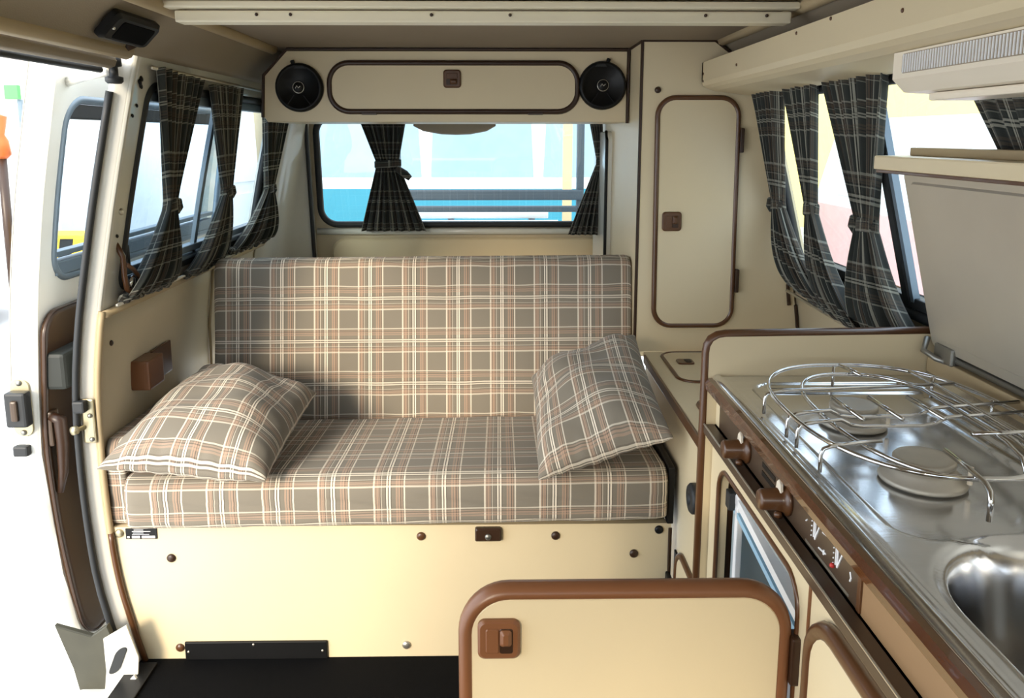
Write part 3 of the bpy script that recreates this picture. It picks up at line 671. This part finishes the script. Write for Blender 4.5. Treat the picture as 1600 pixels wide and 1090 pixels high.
# ---- steel worktop (height field) with hob recess and sink
wt = thing('steel_worktop', 'stainless steel worktop with hob recess and round-cornered sink', 'worktop', (.55, .75, .72))
def sdr(x, y, r):
    x0, x1, y0, y1, rad = r
    qx = abs(x-(x0+x1)/2)-(x1-x0)/2+rad; qy = abs(y-(y0+y1)/2)-(y1-y0)/2+rad
    return math.hypot(max(qx, 0), max(qy, 0))+min(max(qx, qy), 0)-rad
def ss(t): t = max(0, min(1, t)); return t*t*(3-2*t)
REC, SNK = (.402, .700, .737, 1.262, .045), (.396, .68, .40, .748, .13)
def hz(x, y):
    z = .734
    z += .003*ss((.372-x)/.004)*ss((x-.3585)/.004)-.004*ss((.3605-x)/.003)
    d = sdr(x, y, (.376, .72, .14, 1.275, .02)); z -= .002*ss(-d/.006)
    d = sdr(x, y, REC); z -= .007*ss(-d/.008)
    for yy in (1.222, 1.246):
        if .42 < x < .69: z += .004*math.exp(-((y-yy)/.006)**2)*ss((x-.42)/.02)*ss((.69-x)/.02)
    for xx in (.645, .668):
        if .78 < y < 1.20: z += .004*math.exp(-((x-xx)/.006)**2)*ss((y-.78)/.02)*ss((1.20-y)/.02)
    d = sdr(x, y, SNK); z -= .004*ss((-d+.012)/.012)+.150*ss(-d/.04)
    z += .010*ss((x-.712)/.008)
    return z
g = grid((.3575, .735), (.10, 1.287), 108, 290, lambda x, y: (x, y, hz(x, y)))
g.build('sheet', 'steel', wt, smooth=True)
box('front_lip', .356, .3595, .10, 1.287, .722, .732, 'chrome', wt, .001)
MB().lathe((.54, .56, hz(.54, .56)), EZ, [(0, .03), (.003, .028), (.002, .018), (.001, 0)], 24).build('drain', 'steel_dull', wt, smooth=True)
def burner(x, y, s):
    b = MB().lathe((x, y, .727), EZ, [(0, .046*s), (.003, .047*s), (.006, .045*s), (.008, .038*s), (.014, .036*s), (.017, .031*s), (.018, .0)], 32).build('burner', 'alu_cap', wt, smooth=True)
    MB().lathe((x, y, .744), EZ, [(0, .027*s), (.005, .027*s), (.006, .033*s), (.010, .033*s), (.0125, .031*s), (.0115, .026*s), (.0115, 0)], 32).build('burner_cap', 'alu_cap', b, smooth=True)
    MB().tube([(x+.036*s, y-.03*s, .735), (x+.036*s, y-.03*s, .756)], .003, 8).build('igniter', 'lamp_plastic', b)
burner(.503, 1.080, .98); burner(.503, .890, 1.05)
# ---- pan support
pr_ = thing('pan_rack', 'oval chrome wire pan rack standing over the two burners', 'pan rack', (.54, 1.0, .735))
def sup(cx, cy, a, b, z, e=2.5, n=56):
    out = []
    for k in range(n):
        t = 2*math.pi*k/n; c, s_ = math.cos(t), math.sin(t)
        out.append((cx+a*math.copysign(abs(c)**(2/e), c), cy+b*math.copysign(abs(s_)**(2/e), s_), z))
    return out
def wire(pts, r=.0026, nm='wire', sm=True):
    MB().tube(pts, r, 8).build(nm, 'chrome', pr_, smooth=True)
MB().tube(sup(.538, 1.020, .153, .218, .767), .003, 8, True).build('outer_ring', 'chrome', pr_, smooth=True)
MB().tube(sup(.535, 1.005, .104, .195, .763), .003, 8, True).build('inner_ring', 'chrome', pr_, smooth=True)
def legbar(y, xe, ye, dip=None):
    p = [(.381, y, .736), (.381, y, .758), (.384, y, .765), (.392, y, .768), (.41, y+.004, .769)]
    if dip: p += [(.44, y+.008, .770), (.455, y+.01, .762), (.47, y+.011, .7595), (.552, y+.014, .7595), (.568, y+.016, .762), (.585, y+.018, .769)]
    p.append((xe, ye, .770)); wire(p, nm='support_bar')
legbar(1.098, .672, 1.128); legbar(1.006, .715, 1.045, True); legbar(.970, .70, 1.005, True); legbar(.894, .458, .905)
for x in (.462, .513, .567): wire([(x, 1.060, .7725), (x+.004, .972, .7725)], .003, 'prong')
wire([(.547, 1.236, .767), (.547, 1.20, .771), (.549, 1.165, .772)], .003, 'prong'); wire([(.533, 1.225, .735), (.533, 1.225, .768)], nm='rack_leg')
wire([(.588, 1.13, .771), (.610, 1.10, .771), (.607, .95, .771), (.606, .90, .770), (.600, .86, .766), (.596, .845, .752)], nm='support_bar')
wire([(.636, 1.19, .771), (.640, 1.10, .771), (.636, .90, .770), (.630, .84, .766)], nm='support_bar')
wire([(.575, .918, .773), (.690, .926, .773)], .003, 'prong')
wire([(.508, .768, .736), (.508, .768, .758), (.509, .772, .766), (.512, .785, .770), (.513, .815, .772), (.514, .868, .773)], .0032, 'support_bar')
for x, y in ((.66, 1.165), (.688, 1.06), (.688, .97)): wire([(x, y, .736), (x, y, .768)], nm='rack_leg')
# ---- lid of the worktop, standing open
ldt = thing('hob_lid', 'raised steel faced worktop lid leaning by the kitchen window', 'lid', (.70, .8, .77))
B0, T0 = Vector((.722, 0, .788)), Vector((.648, 0, 1.078))
ex = (T0-B0).normalized(); nl = Vector((-ex.z, 0, ex.x)); LH = (T0-B0).length
box('upstand', .716, .735, .10, 1.286, .742, .772, 'strip_tan', wt, .002)
MB().plate(rrect(.30, 1.281, 0, LH, .012), B0, EY, ex, nl, -.016, 0).build('lid_board', 'cream', ldt)
MB().plate(rrect(.30, 1.280, .0, LH-.002, .010), B0, EY, ex, nl, 0, .003, .001).build('lid_sheet', 'steel_lid', ldt)
MB().plate(rrect(.33, 1.262, .018, LH-.018, .012), B0, EY, ex, nl, .003, .006, .003).build('lid_embossing', 'steel_lid', ldt)
box('lid_lip', .603, .655, .30, 1.292, 1.078, 1.100, 'cream', ldt, .003)
box('lid_edge_strip', .645, .668, .30, 1.262, 1.100, 1.113, 'strip_tan', ldt, .002)
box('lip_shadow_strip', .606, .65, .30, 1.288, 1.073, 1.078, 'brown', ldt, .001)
MB().tube([(.724, y, .780) for y in (.30, .8, 1.26)], .006, 8).build('hinge_bar', 'steel_dull', ldt, smooth=True)
hg = MB().tube([(.712, 1.284, .800), (.700, 1.270, .782), (.708, 1.245, .775), (.722, 1.225, .772)], .005, 8).build('hinge_arm', 'steel_dull', ldt, smooth=True)
box('hinge_bracket', .712, .728, 1.21, 1.262, .770, .798, 'steel_dull', ldt, .003)

# ---- fridge
fg = thing('fridge', 'built-in fridge with its cream brown-edged door standing open', 'fridge', (.5, 1.06, 0))
fx = .382
lin_ = MB().box(fx, .70, 1.205, 1.225, .06, .575, .004).box(fx, .70, .890, .905, .06, .575, .004).box(fx, .70, .905, 1.205, .555, .575, .004).box(fx, .70, .905, 1.205, .06, .085, .004).box(.69, .70, .905, 1.205, .085, .555)
lin_.build('liner', 'liner', fg)
for dz, w_, c_n in ((0, .007, 'white_plastic'), (-.020, .005, 'pale_blue')):
    MB().plate([(1.205, .556+dz-w_), (1.205, .556+dz+w_), (.888, .518+dz+w_), (.888, .518+dz-w_)], (fx+.004, 0, 0), EY, EZ, -EX, -.01, .008).build('flange_bar', c_n, fg)
box('freezer_flap', fx+.06, fx+.07, .915, 1.195, .40, .545, 'liner', fg, .004)
box('shelf', fx+.02, .68, .907, 1.203, .30, .306, 'white_plastic', fg, .001)
box('latch_catch', fx-.014, fx+.002, 1.20, 1.222, .535, .565, 'rubber', fg, .003)
box('inner_frame_bar', fx-.004, fx+.006, 1.186, 1.200, .08, .565, 'white_plastic', fg, .002)
fdl = rrect(-.036, .340, .045, .585, .046, 8)
fd = MB().plate(fdl, (0, .900, 0), EX, EZ, -EY, 0, .024, .002).build('door', 'cream', fg)
MB().tube([(q[0], .888, q[1]) for q in rrect(-.041, .345, .040, .590, .052, 10)], .0105, 10, True, 1.4).build('door_frame', 'latch_brown', fd, smooth=True)
latch_full((-.002, .876, .535), EX, EZ, -EY, .0255, fd, 'latch_brown', 'door_latch')
for z in (.20, .505): box('hinge', .352, .364, .868, .892, z-.035, z+.028, 'dark_brown', fd, .003)

# ================================================================== VALANCE and LAMP on the right
vl = thing('window_valance', 'long cream valance above the kitchen window', 'valance', (.56, 1.0, 1.225))
vp = [(.498, 1.308), (.498, 1.262), (.502, 1.252), (.512, 1.246), (.530, 1.240), (.625, 1.228), (.628, 1.240), (.53, 1.256), (.512, 1.30), (.512, 1.312)]
MB().plate(vp, (0, 2.012, 0), EX, EZ, -EY, 0, 3.0).build('board', 'cream', vl)
MB().plate([(.498, 1.308), (.498, 1.262), (.512, 1.246), (.625, 1.228), (.60, 1.30)], (0, 2.012, 0), EX, EZ, -EY, 0, .01).build('end_cap', 'cream', vl)
for y, z in ((1.995, 1.28), (1.995, 1.262), (1.72, 1.278), (1.38, 1.300), (1.24, 1.304), (1.02, 1.283)):
    cap('screw_head', (.498, y, z), (-1, 0, 0), .003, 'brown', vl, .002)
lm = thing('lamp', 'white box lamp with ribbed lens under the kitchen valance', 'lamp', (.56, .85, 1.18))
MB().plate([(.528, 1.239), (.528, 1.205), (.545, 1.188), (.61, 1.184), (.61, 1.228)], (0, 1.095, 0), EX, EZ, -EY, 0, .42, .004).build('housing', 'lamp_plastic', lm)
MB().plate(rrect(.70, 1.07, 1.211, 1.236, .004), (.528, 0, 0), EY, EZ, -EX, 0, .001).build('lens', 'vinyl', lm)
for i in range(60):
    y = 1.066-i*.006
    a, b = Vector((.5270, y, 1.235)), Vector((.5270, y, 1.212))
    MB().tube([a, b], .0014, 5).build('lens_rib', 'white_plastic', lm)
box('base_strip', .56, .62, .68, 1.06, 1.176, 1.186, 'lamp_plastic', lm, .003)

# ================================================================== CURTAINS
def curtain(label, group, top, tie, bot, nrm, tw=.03, tt=.52, pleats=7, cloth=.42, amp=(.011, .009, .019), knot=1, seed=0, ns=84, nt=44, swell=.0, frill=False):
    nrm = Vector(nrm).normalized(); t0, t1 = Vector(top[0]), Vector(top[1]); b0, b1 = Vector(bot[0]), Vector(bot[1]); tc = Vector(tie)
    dirw = (t1-t0).normalized()
    V, Fc, UV = [], [], []; H_ = ((t0+t1)/2-(b0+b1)/2).length
    rnd = random.Random(seed); ph = [rnd.uniform(0, 6.28) for _ in range(4)]
    for j in range(nt+1):
        t = j/nt
        for i in range(ns+1):
            s = i/ns
            T, K, Bp = t0.lerp(t1, s), tc+dirw*(s-.5)*tw, b0.lerp(b1, s)
            if t < tt:
                w = t/tt; e = w**1.7*(1-.25*(1-w)); p = T.lerp(K, e); A = amp[0]+(amp[1]-amp[0])*w
            else:
                w = (t-tt)/(1-tt); e = 1-(1-w)**1.5; p = K.lerp(Bp, e); A = amp[1]+(amp[2]-amp[1])*min(1, w*1.4)
                p = p+nrm*swell*math.sin(math.pi*w)
            z_lin = T.z+(Bp.z-T.z)*t if False else p.z
            f = math.sin(2*math.pi*pleats*s+ph[0]+.8*math.sin(3*s+ph[1]))+.35*math.sin(2*math.pi*pleats*2.3*s+ph[2]+t*2)
            p = p+nrm*(A*f+.012)
            V.append(p); UV.append((s*cloth, t*H_*1.06))
    for j in range(nt):
        for i in range(ns):
            k = j*(ns+1)+i; Fc.append([k, k+1, k+ns+2, k+ns+1])
    o = mk('curtain', V, Fc, 'plaid_curtain', None, uvs=UV, smooth=True, solid=.0016)
    tag(o, label, 'curtain', group)
    up = Vector((0, 0, 1))
    rw_, rn = tw*.62, max(amp[1]*1.6, .010)
    ringv, ringf, ringu = [], [], []
    segs = 28
    for q, dz in enumerate((-.013, -.010, .010, .013)):
        kk = .92 if q in (0, 3) else 1.0
        for k in range(segs):
            a = 2*math.pi*k/segs
            ringv.append(tc+nrm*(.012+rn*kk*math.sin(a))+dirw*rw_*kk*math.cos(a)+up*(dz+.003*math.cos(a))); ringu.append((k/segs*.14, dz))
    for q in range(3):
        for k in range(segs): ringf.append([q*segs+k, q*segs+(k+1) % segs, (q+1)*segs+(k+1) % segs, (q+1)*segs+k])
    mk('tie_band', ringv, ringf, 'plaid_curtain', o, uvs=ringu, smooth=True, solid=.002)
    if frill:
        fp = [b0.lerp(b1, k/40)+nrm*(.016+.005*math.sin(k*2.1+seed))+up*(.004+.004*math.sin(k*1.3)) for k in range(41)]
        fb = MB().tube(fp, [.009+.004*math.sin(k*2.7+seed) for k in range(41)], 8)
        mk('hem_frill', fb.v, fb.f, 'plaid_curtain', o, uvs=[(v.y*1.6, v.z*1.5+v.x) for v in fb.v], smooth=True)
    if knot:
        kc = tc+dirw*rw_*knot+nrm*.016
        kb = MB().tube([kc+up*.012, kc+dirw*.010*knot+up*.010, kc+dirw*.013*knot-up*.006, kc+dirw*.004*knot-up*.018], [.005, .010, .011, .006], 10)
        mk('tie_knot', kb.v, kb.f, 'plaid_curtain', o, uvs=[(v.x*1.0+v.y, v.z) for v in kb.v], smooth=True)
    return o
def rail(label, pts, r=.004, name='curtain_rail', material='alu'):
    o = MB().tube(pts, r, 8).build(name, material, smooth=True); tag(o, label, 'curtain rail'); return o
GL = 'tied plaid curtains at the side window beside the bench'
nL = (1, 0, .22)
lxc = lambda z: lx(z)+.006
curtain('tied plaid curtain nearest the open sliding door', GL, [(lxc(1.262), 1.655, 1.262), (lxc(1.255), 1.895, 1.252)], (lxc(.97)+.004, 1.835, .972), [(lxc(.79), 1.645, .788), (lxc(.79), 1.90, .785)], nL, .036, .60, 6, .44, seed=1, swell=.016, frill=True)
curtain('tied plaid curtain in the middle of the side window', GL, [(lxc(1.255), 1.955, 1.247), (lxc(1.255), 2.20, 1.250)], (lxc(.98)+.004, 2.21, .978), [(lxc(.79), 1.985, .780), (lxc(.79), 2.235, .785)], nL, .040, .58, 6, .44, seed=2, swell=.016, frill=True)
curtain('tied plaid curtain in the rear corner behind the backrest', GL, [(lxc(1.25), 2.40, 1.240), (lxc(1.25), 2.69, 1.240)], (lxc(.96)+.004, 2.63, .958), [(lxc(.79), 2.33, .790), (lxc(.79), 2.72, .785)], nL, .050, .62, 6, .44, seed=3, swell=.016, frill=True)
rail('thin rail carrying the side window curtains, beside the bench', [(lxc(1.262)+.01, 1.635, 1.264), (lxc(1.262)+.01, 2.75, 1.256)])
rail('thin lower rail holding the side window curtain hems', [(lxc(.79)+.014, 1.625, .787), (lxc(.79)+.014, 2.75, .785)])
GR = 'dark tied curtains at the rear window'
yb = 2.86
curtain('dark tied curtain hanging near the middle of the rear window', GR, [(-.485, yb, 1.185), (-.325, yb, 1.185)], (-.392, yb, 1.035), [(-.495, yb+.02, .795), (-.262, yb+.02, .795)], (0, -1, 0), .075, .38, 8, .5, (.010, .010, .014), 0, seed=4)
tl = MB().tube([(-.36, yb-.03, 1.02), (-.33, yb-.034, 1.0), (-.312, yb-.034, .985)], [.012, .014, .010], 8)
o_ = [o for o in bpy.data.objects if o.get('label', '').startswith('dark tied curtain hanging near')][0]
mk('tie_end', tl.v, tl.f, 'plaid_curtain', o_, uvs=[(v.x, v.z) for v in tl.v], smooth=True)
curtain('dark tied curtain squeezed between rear window and wardrobe', GR, [(.300, yb-.14, 1.185), (.345, yb-.14, 1.185)], (.338, yb-.14, 1.045), [(.235, yb-.12, .797), (.345, yb-.12, .797)], (0, -1, 0), .020, .38, 5, .3, (.006, .006, .010), 0, seed=5)
rail('thin rail above the rear window', [(-.62, yb-.012, 1.19), (.35, yb-.012, 1.19)])
GK = 'tied plaid curtains at the kitchen window'
nR = (-1, 0, .25)
rxc = lambda z: rx(z)-.010
curtain('tied plaid curtain next to the wardrobe at the kitchen window', GK, [(rxc(1.235), 1.985, 1.228), (rxc(1.235), 1.795, 1.230)], (rxc(.96), 1.970, .960), [(rxc(.76), 1.955, .760), (rxc(.74), 1.70, .735)], nR, .045, .56, 5, .40, seed=6, knot=-1, swell=.028, frill=True)
curtain('tied plaid curtain second from the wardrobe at the kitchen window', GK, [(rxc(1.235), 1.775, 1.232), (rxc(1.235), 1.585, 1.232)], (rxc(.97), 1.750, .968), [(rxc(.745), 1.76, .740), (rxc(.735), 1.50, .725)], nR, .045, .56, 5, .40, seed=7, knot=0, swell=.028, frill=True)
curtain('wide tied plaid curtain in the kitchen window touching the raised lid', GK, [(rxc(1.235), 1.535, 1.232), (rxc(1.235), 1.30, 1.230)], (rxc(.965), 1.480, .962), [(rxc(.735), 1.545, .725), (rxc(.735), 1.29, .745)], nR, .055, .54, 6, .48, seed=8, knot=-1, swell=.028, frill=True)
curtain('plaid curtain hanging above the raised steel lid', GK, [(rx(1.225)+.006, 1.135, 1.225), (rx(1.225)+.006, .82, 1.225)], (rx(.98)+.012, .97, .99), [(rx(.82)+.012, 1.05, .82), (rx(.82)+.012, .84, .82)], nR, .10, .56, 8, .48, amp=(.006, .004, .005), seed=9, knot=0)
rail('thin lower rail holding the kitchen window curtain hems', [(rx(.745)-.035, 1.98, .745), (rx(.735)-.03, 1.32, .728)])
rail('thin rail carrying the kitchen window curtains', [(rx(1.235)-.02, 2.0, 1.236), (rx(1.235)-.02, .5, 1.236)])

# ================================================================== SMALL FITTINGS
sk = thing('socket_box', 'small brown socket box with open flap on the side lining', 'socket', (-.82, 1.83, .555))
xs = lx(.6)
box('housing', xs-.002, xs+.042, 1.755, 1.835, .562, .630, 'latch_brown', sk, .004)
box('flap', xs+.010, xs+.016, 1.838, 1.945, .556, .632, 'brown', sk, .002)
MB().lathe((xs+.02, 1.836, .595), (0, 1, 0), [(0, .018), (.003, .018), (.003, .012), (.001, 0)], 18).build('socket_face', 'black', sk, smooth=True)
wh = thing('swivel_catch', 'brown and chrome swivel catch at the lower corner of the side window', 'catch', (-.78, 1.66, .81))
xw = lx(.86)
MB().tube([(xw+.006, 1.640, .915), (xw+.016, 1.648, .885), (xw+.014, 1.652, .845), (xw+.014, 1.658, .815), (xw+.018, 1.678, .802), (xw+.018, 1.70, .812)], .006, 8).build('lever', 'brown', wh, smooth=True)
MB().tube([(xw+.020, 1.652, .868), (xw+.022, 1.675, .855), (xw+.022, 1.70, .835), (xw+.022, 1.705, .815)], .005, 8).build('link', 'brown', wh, smooth=True)
cap('pivot', (xw+.016, 1.68, .825), (1, 0, 0), .016, 'chrome', wh, .006)
ch = thing('brake_light_cover', 'curved grey cover hanging at the top of the rear window', 'cover', (-.15, 2.84, 1.13))
MB().plate([(-.295, 1.185), (-.295, 1.165), (-.26, 1.147), (-.20, 1.137), (-.15, 1.135), (-.10, 1.137), (-.045, 1.147), (-.012, 1.165), (-.012, 1.185)], (0, 2.845, 0), EX, EZ, -EY, 0, .05, .006).build('shell', 'vinyl', ch)
box('base_strip', -.290, -.018, 2.79, 2.85, 1.180, 1.186, 'rubber', ch, .001)

# ================================================================== OUTSIDE
gd = box('ground', -40, 40, -30, 50, -.50, -.45, 'ground', bev=0); gd.name = 'floor_yard'; struct(gd, 'pale concrete yard outside')
def car(name, label, c, rz, body, roofm, L_=4.4, w=1.8, h=1.95, split=.95, glassm='car_glass'):
    t = thing(name, label, 'van', (c[0], c[1], -.45)); t.rotation_euler = (0, 0, 0)
    ca, sa = math.cos(rz), math.sin(rz)
    R_ = lambda p: Vector((c[0]+p[0]*ca-p[1]*sa, c[1]+p[0]*sa+p[1]*ca, p[2]-.45))
    def ex_(prof, y0, y1, nm, mt, par, bev=0):
        b = MB().plate(prof, (0, y0, 0), EX, EZ, EY, 0, y1-y0)
        return mk(nm, [R_(v) for v in b.v], b.f, mt, par)
    a = L_/2
    ex_([(-a, .35), (-a+.05, .25), (a-.05, .25), (a, .35), (a, split), (-a, split)], -w/2, w/2, 'lower_body', body, t)
    ex_([(-a, split), (a-.02, split), (a-.55, h-.08), (a-.7, h), (-a+.12, h), (-a+.03, h-.08)], -w/2+.03, w/2-.03, 'upper_body', roofm, t)
    for s_ in (-1, 1):
        for x0, x1 in ((-a+.2, -a+1.25), (-a+1.35, -a+2.4), (-a+2.5, a-.62)):
            ex_([(x0, split+.12), (x1, split+.12), (x1-.03, h-.22), (x0+.03, h-.22)], s_*(w/2-.025)-.012, s_*(w/2-.025)+.012, 'side_window', glassm, t)
    for x in (-a+.85, a-.9):
        for s_ in (-1, 1):
            b = MB().lathe((x, s_*(w/2-.12), .31), (0, s_, 0), [(-.09, .30), (.09, .31), (.12, .27), (.10, .19), (.09, 0)], 24)
            mk('wheel', [R_(v) for v in b.v], b.f, 'rubber', t, smooth=True)
    ex_([(-a-.06, .35), (-a+.1, .35), (-a+.1, .5), (-a-.06, .5)], -w/2, w/2, 'bumper', 'grey_metal', t)
    ex_([(a-.1, .35), (a+.06, .35), (a+.06, .5), (a-.1, .5)], -w/2, w/2, 'bumper', 'grey_metal', t)
    return t
car('parked_van', 'turquoise and white van parked behind the rear window', (.25, 9.2), 0, 'turquoise', 'car_white', 4.6, 1.9, 2.0, 1.05)
car('parked_van', 'white van parked behind the rear window near the corner post', (-3.2, 10.2), math.radians(80), 'car_white', 'car_white', 4.4, 1.8, 1.9, 1.0, 'car_white')
car('parked_van', 'white van parked alongside the side windows', (-5.4, 5.2), math.radians(80), 'car_white', 'car_white', 4.6, 1.8, 1.95, 1.0, 'car_white')
sf = thing('metal_stand', 'grey metal stand with crossbars standing behind the rear window', 'stand', (.0, 4.6, -.45))
def px(p): return p
MB().box(-.62, -.565, 4.6, 4.66, -.45, 1.6, .005).build('post', 'frame_grey', sf)
MB().box(.445, .485, 4.6, 4.66, -.45, 1.6, .005).build('post', 'frame_grey', sf)
MB().box(-.60, .48, 4.58, 4.62, .77, .83, .01).build('crossbar', 'frame_grey', sf)
MB().box(-.60, .48, 4.60, 4.64, .70, .735, .01).build('crossbar', 'frame_grey', sf)
tag(MB().box(.42, .48, 5.3, 5.36, -.45, 2.2, .004).build('wooden_post', 'tan_post'), 'pale wooden post behind the metal stand', 'post')
for i, (z, x0, x1) in enumerate(((.600, -.50, .36), (.655, -.53, .30))):
    tag(MB().tube([(x0, 4.9+.03*i, z), (x1, 4.9+.03*i, z)], .024, 10).build('white_pole', 'car_white', smooth=True), ('lower' if i == 0 else 'upper')+' of two white poles lying behind the rear window', 'pole', 'white poles behind the rear window')
rk = thing('pole_trestle', 'grey trestle carrying the two white poles', 'trestle', (-.1, 4.92, -.45))
for x in (-.3, .2):
    box('leg', x-.02, x+.02, 4.86, 4.98, -.45, .575, 'grey_metal', rk)
    box('bracket', x-.02, x+.02, 4.952, 4.972, .575, .64, 'grey_metal', rk)
yw = box('yellow_building', 1.2, 14, 14, 16, -.45, 4.2, 'yellow', bev=0); tag(yw, 'yellow building seen at the edge of the rear window', 'building')
yw = box('yellow_building', 6.2, 8.5, -4, 9, -.45, 2.0, 'yellow', bev=0); tag(yw, 'yellow building outside the kitchen window', 'building')
tag(box('blue_column', 3.55, 3.75, 4.5, 4.75, -.45, 3.6, 'pale_blue', bev=.01), 'pale blue column outside the kitchen window', 'column')
car('parked_van', 'pale red and white van parked outside the kitchen window', (4.4, 7.4), math.radians(90), 'pale_red', 'car_white', 3.6, 1.6, 1.75, .85, 'car_white')
bw = box('brick_building', -14, -.6, 15, 16, -.45, 3.6, 'brick', bev=0); tag(bw, 'pale brick building far behind the parked vans', 'building')
yb_ = thing('barrier_box', 'yellow barrier box with black stripes seen low through the sliding door window', 'barrier', (-2.9, 5.1, -.45))
box('body', -2.95, -2.45, 5.0, 5.3, -.45, .52, 'barrier_yellow', yb_, .02)
for x in (-2.78, -2.58): MB().plate([(0, .30), (.08, .30), (.12, .5), (.04, .5)], (x, 5.0, 0), EX, EZ, -EY, 0, .004).build('stripe', 'black', yb_)
lp2 = thing('copper_post', 'thin dark post with copper fitting left of the sliding door', 'post', (-3.35, 5.5, -.45))
MB().tube([(-3.37, 5.5, -.45), (-3.36, 5.5, .5), (-3.35, 5.5, 1.0)], .03, 8).build('pole', 'dark_brown', lp2, smooth=True)
MB().lathe((-3.35, 5.5, .98), EZ, [(0, .03), (.03, .06), (.12, .05), (.16, .03), (.28, .055), (.30, .0)], 14).build('fitting', 'copper', lp2, smooth=True)
tr = thing('green_sign', 'small green panel on a post beyond the sliding door', 'sign', (-3.5, 6.1, -.45))
MB().tube([(-3.55, 6.12, -.45), (-3.55, 6.12, 1.4)], .02, 8).build('post', 'grey_metal', tr)
box('panel', -3.62, -3.52, 6.05, 6.09, 1.40, 1.50, 'green', tr, .005)
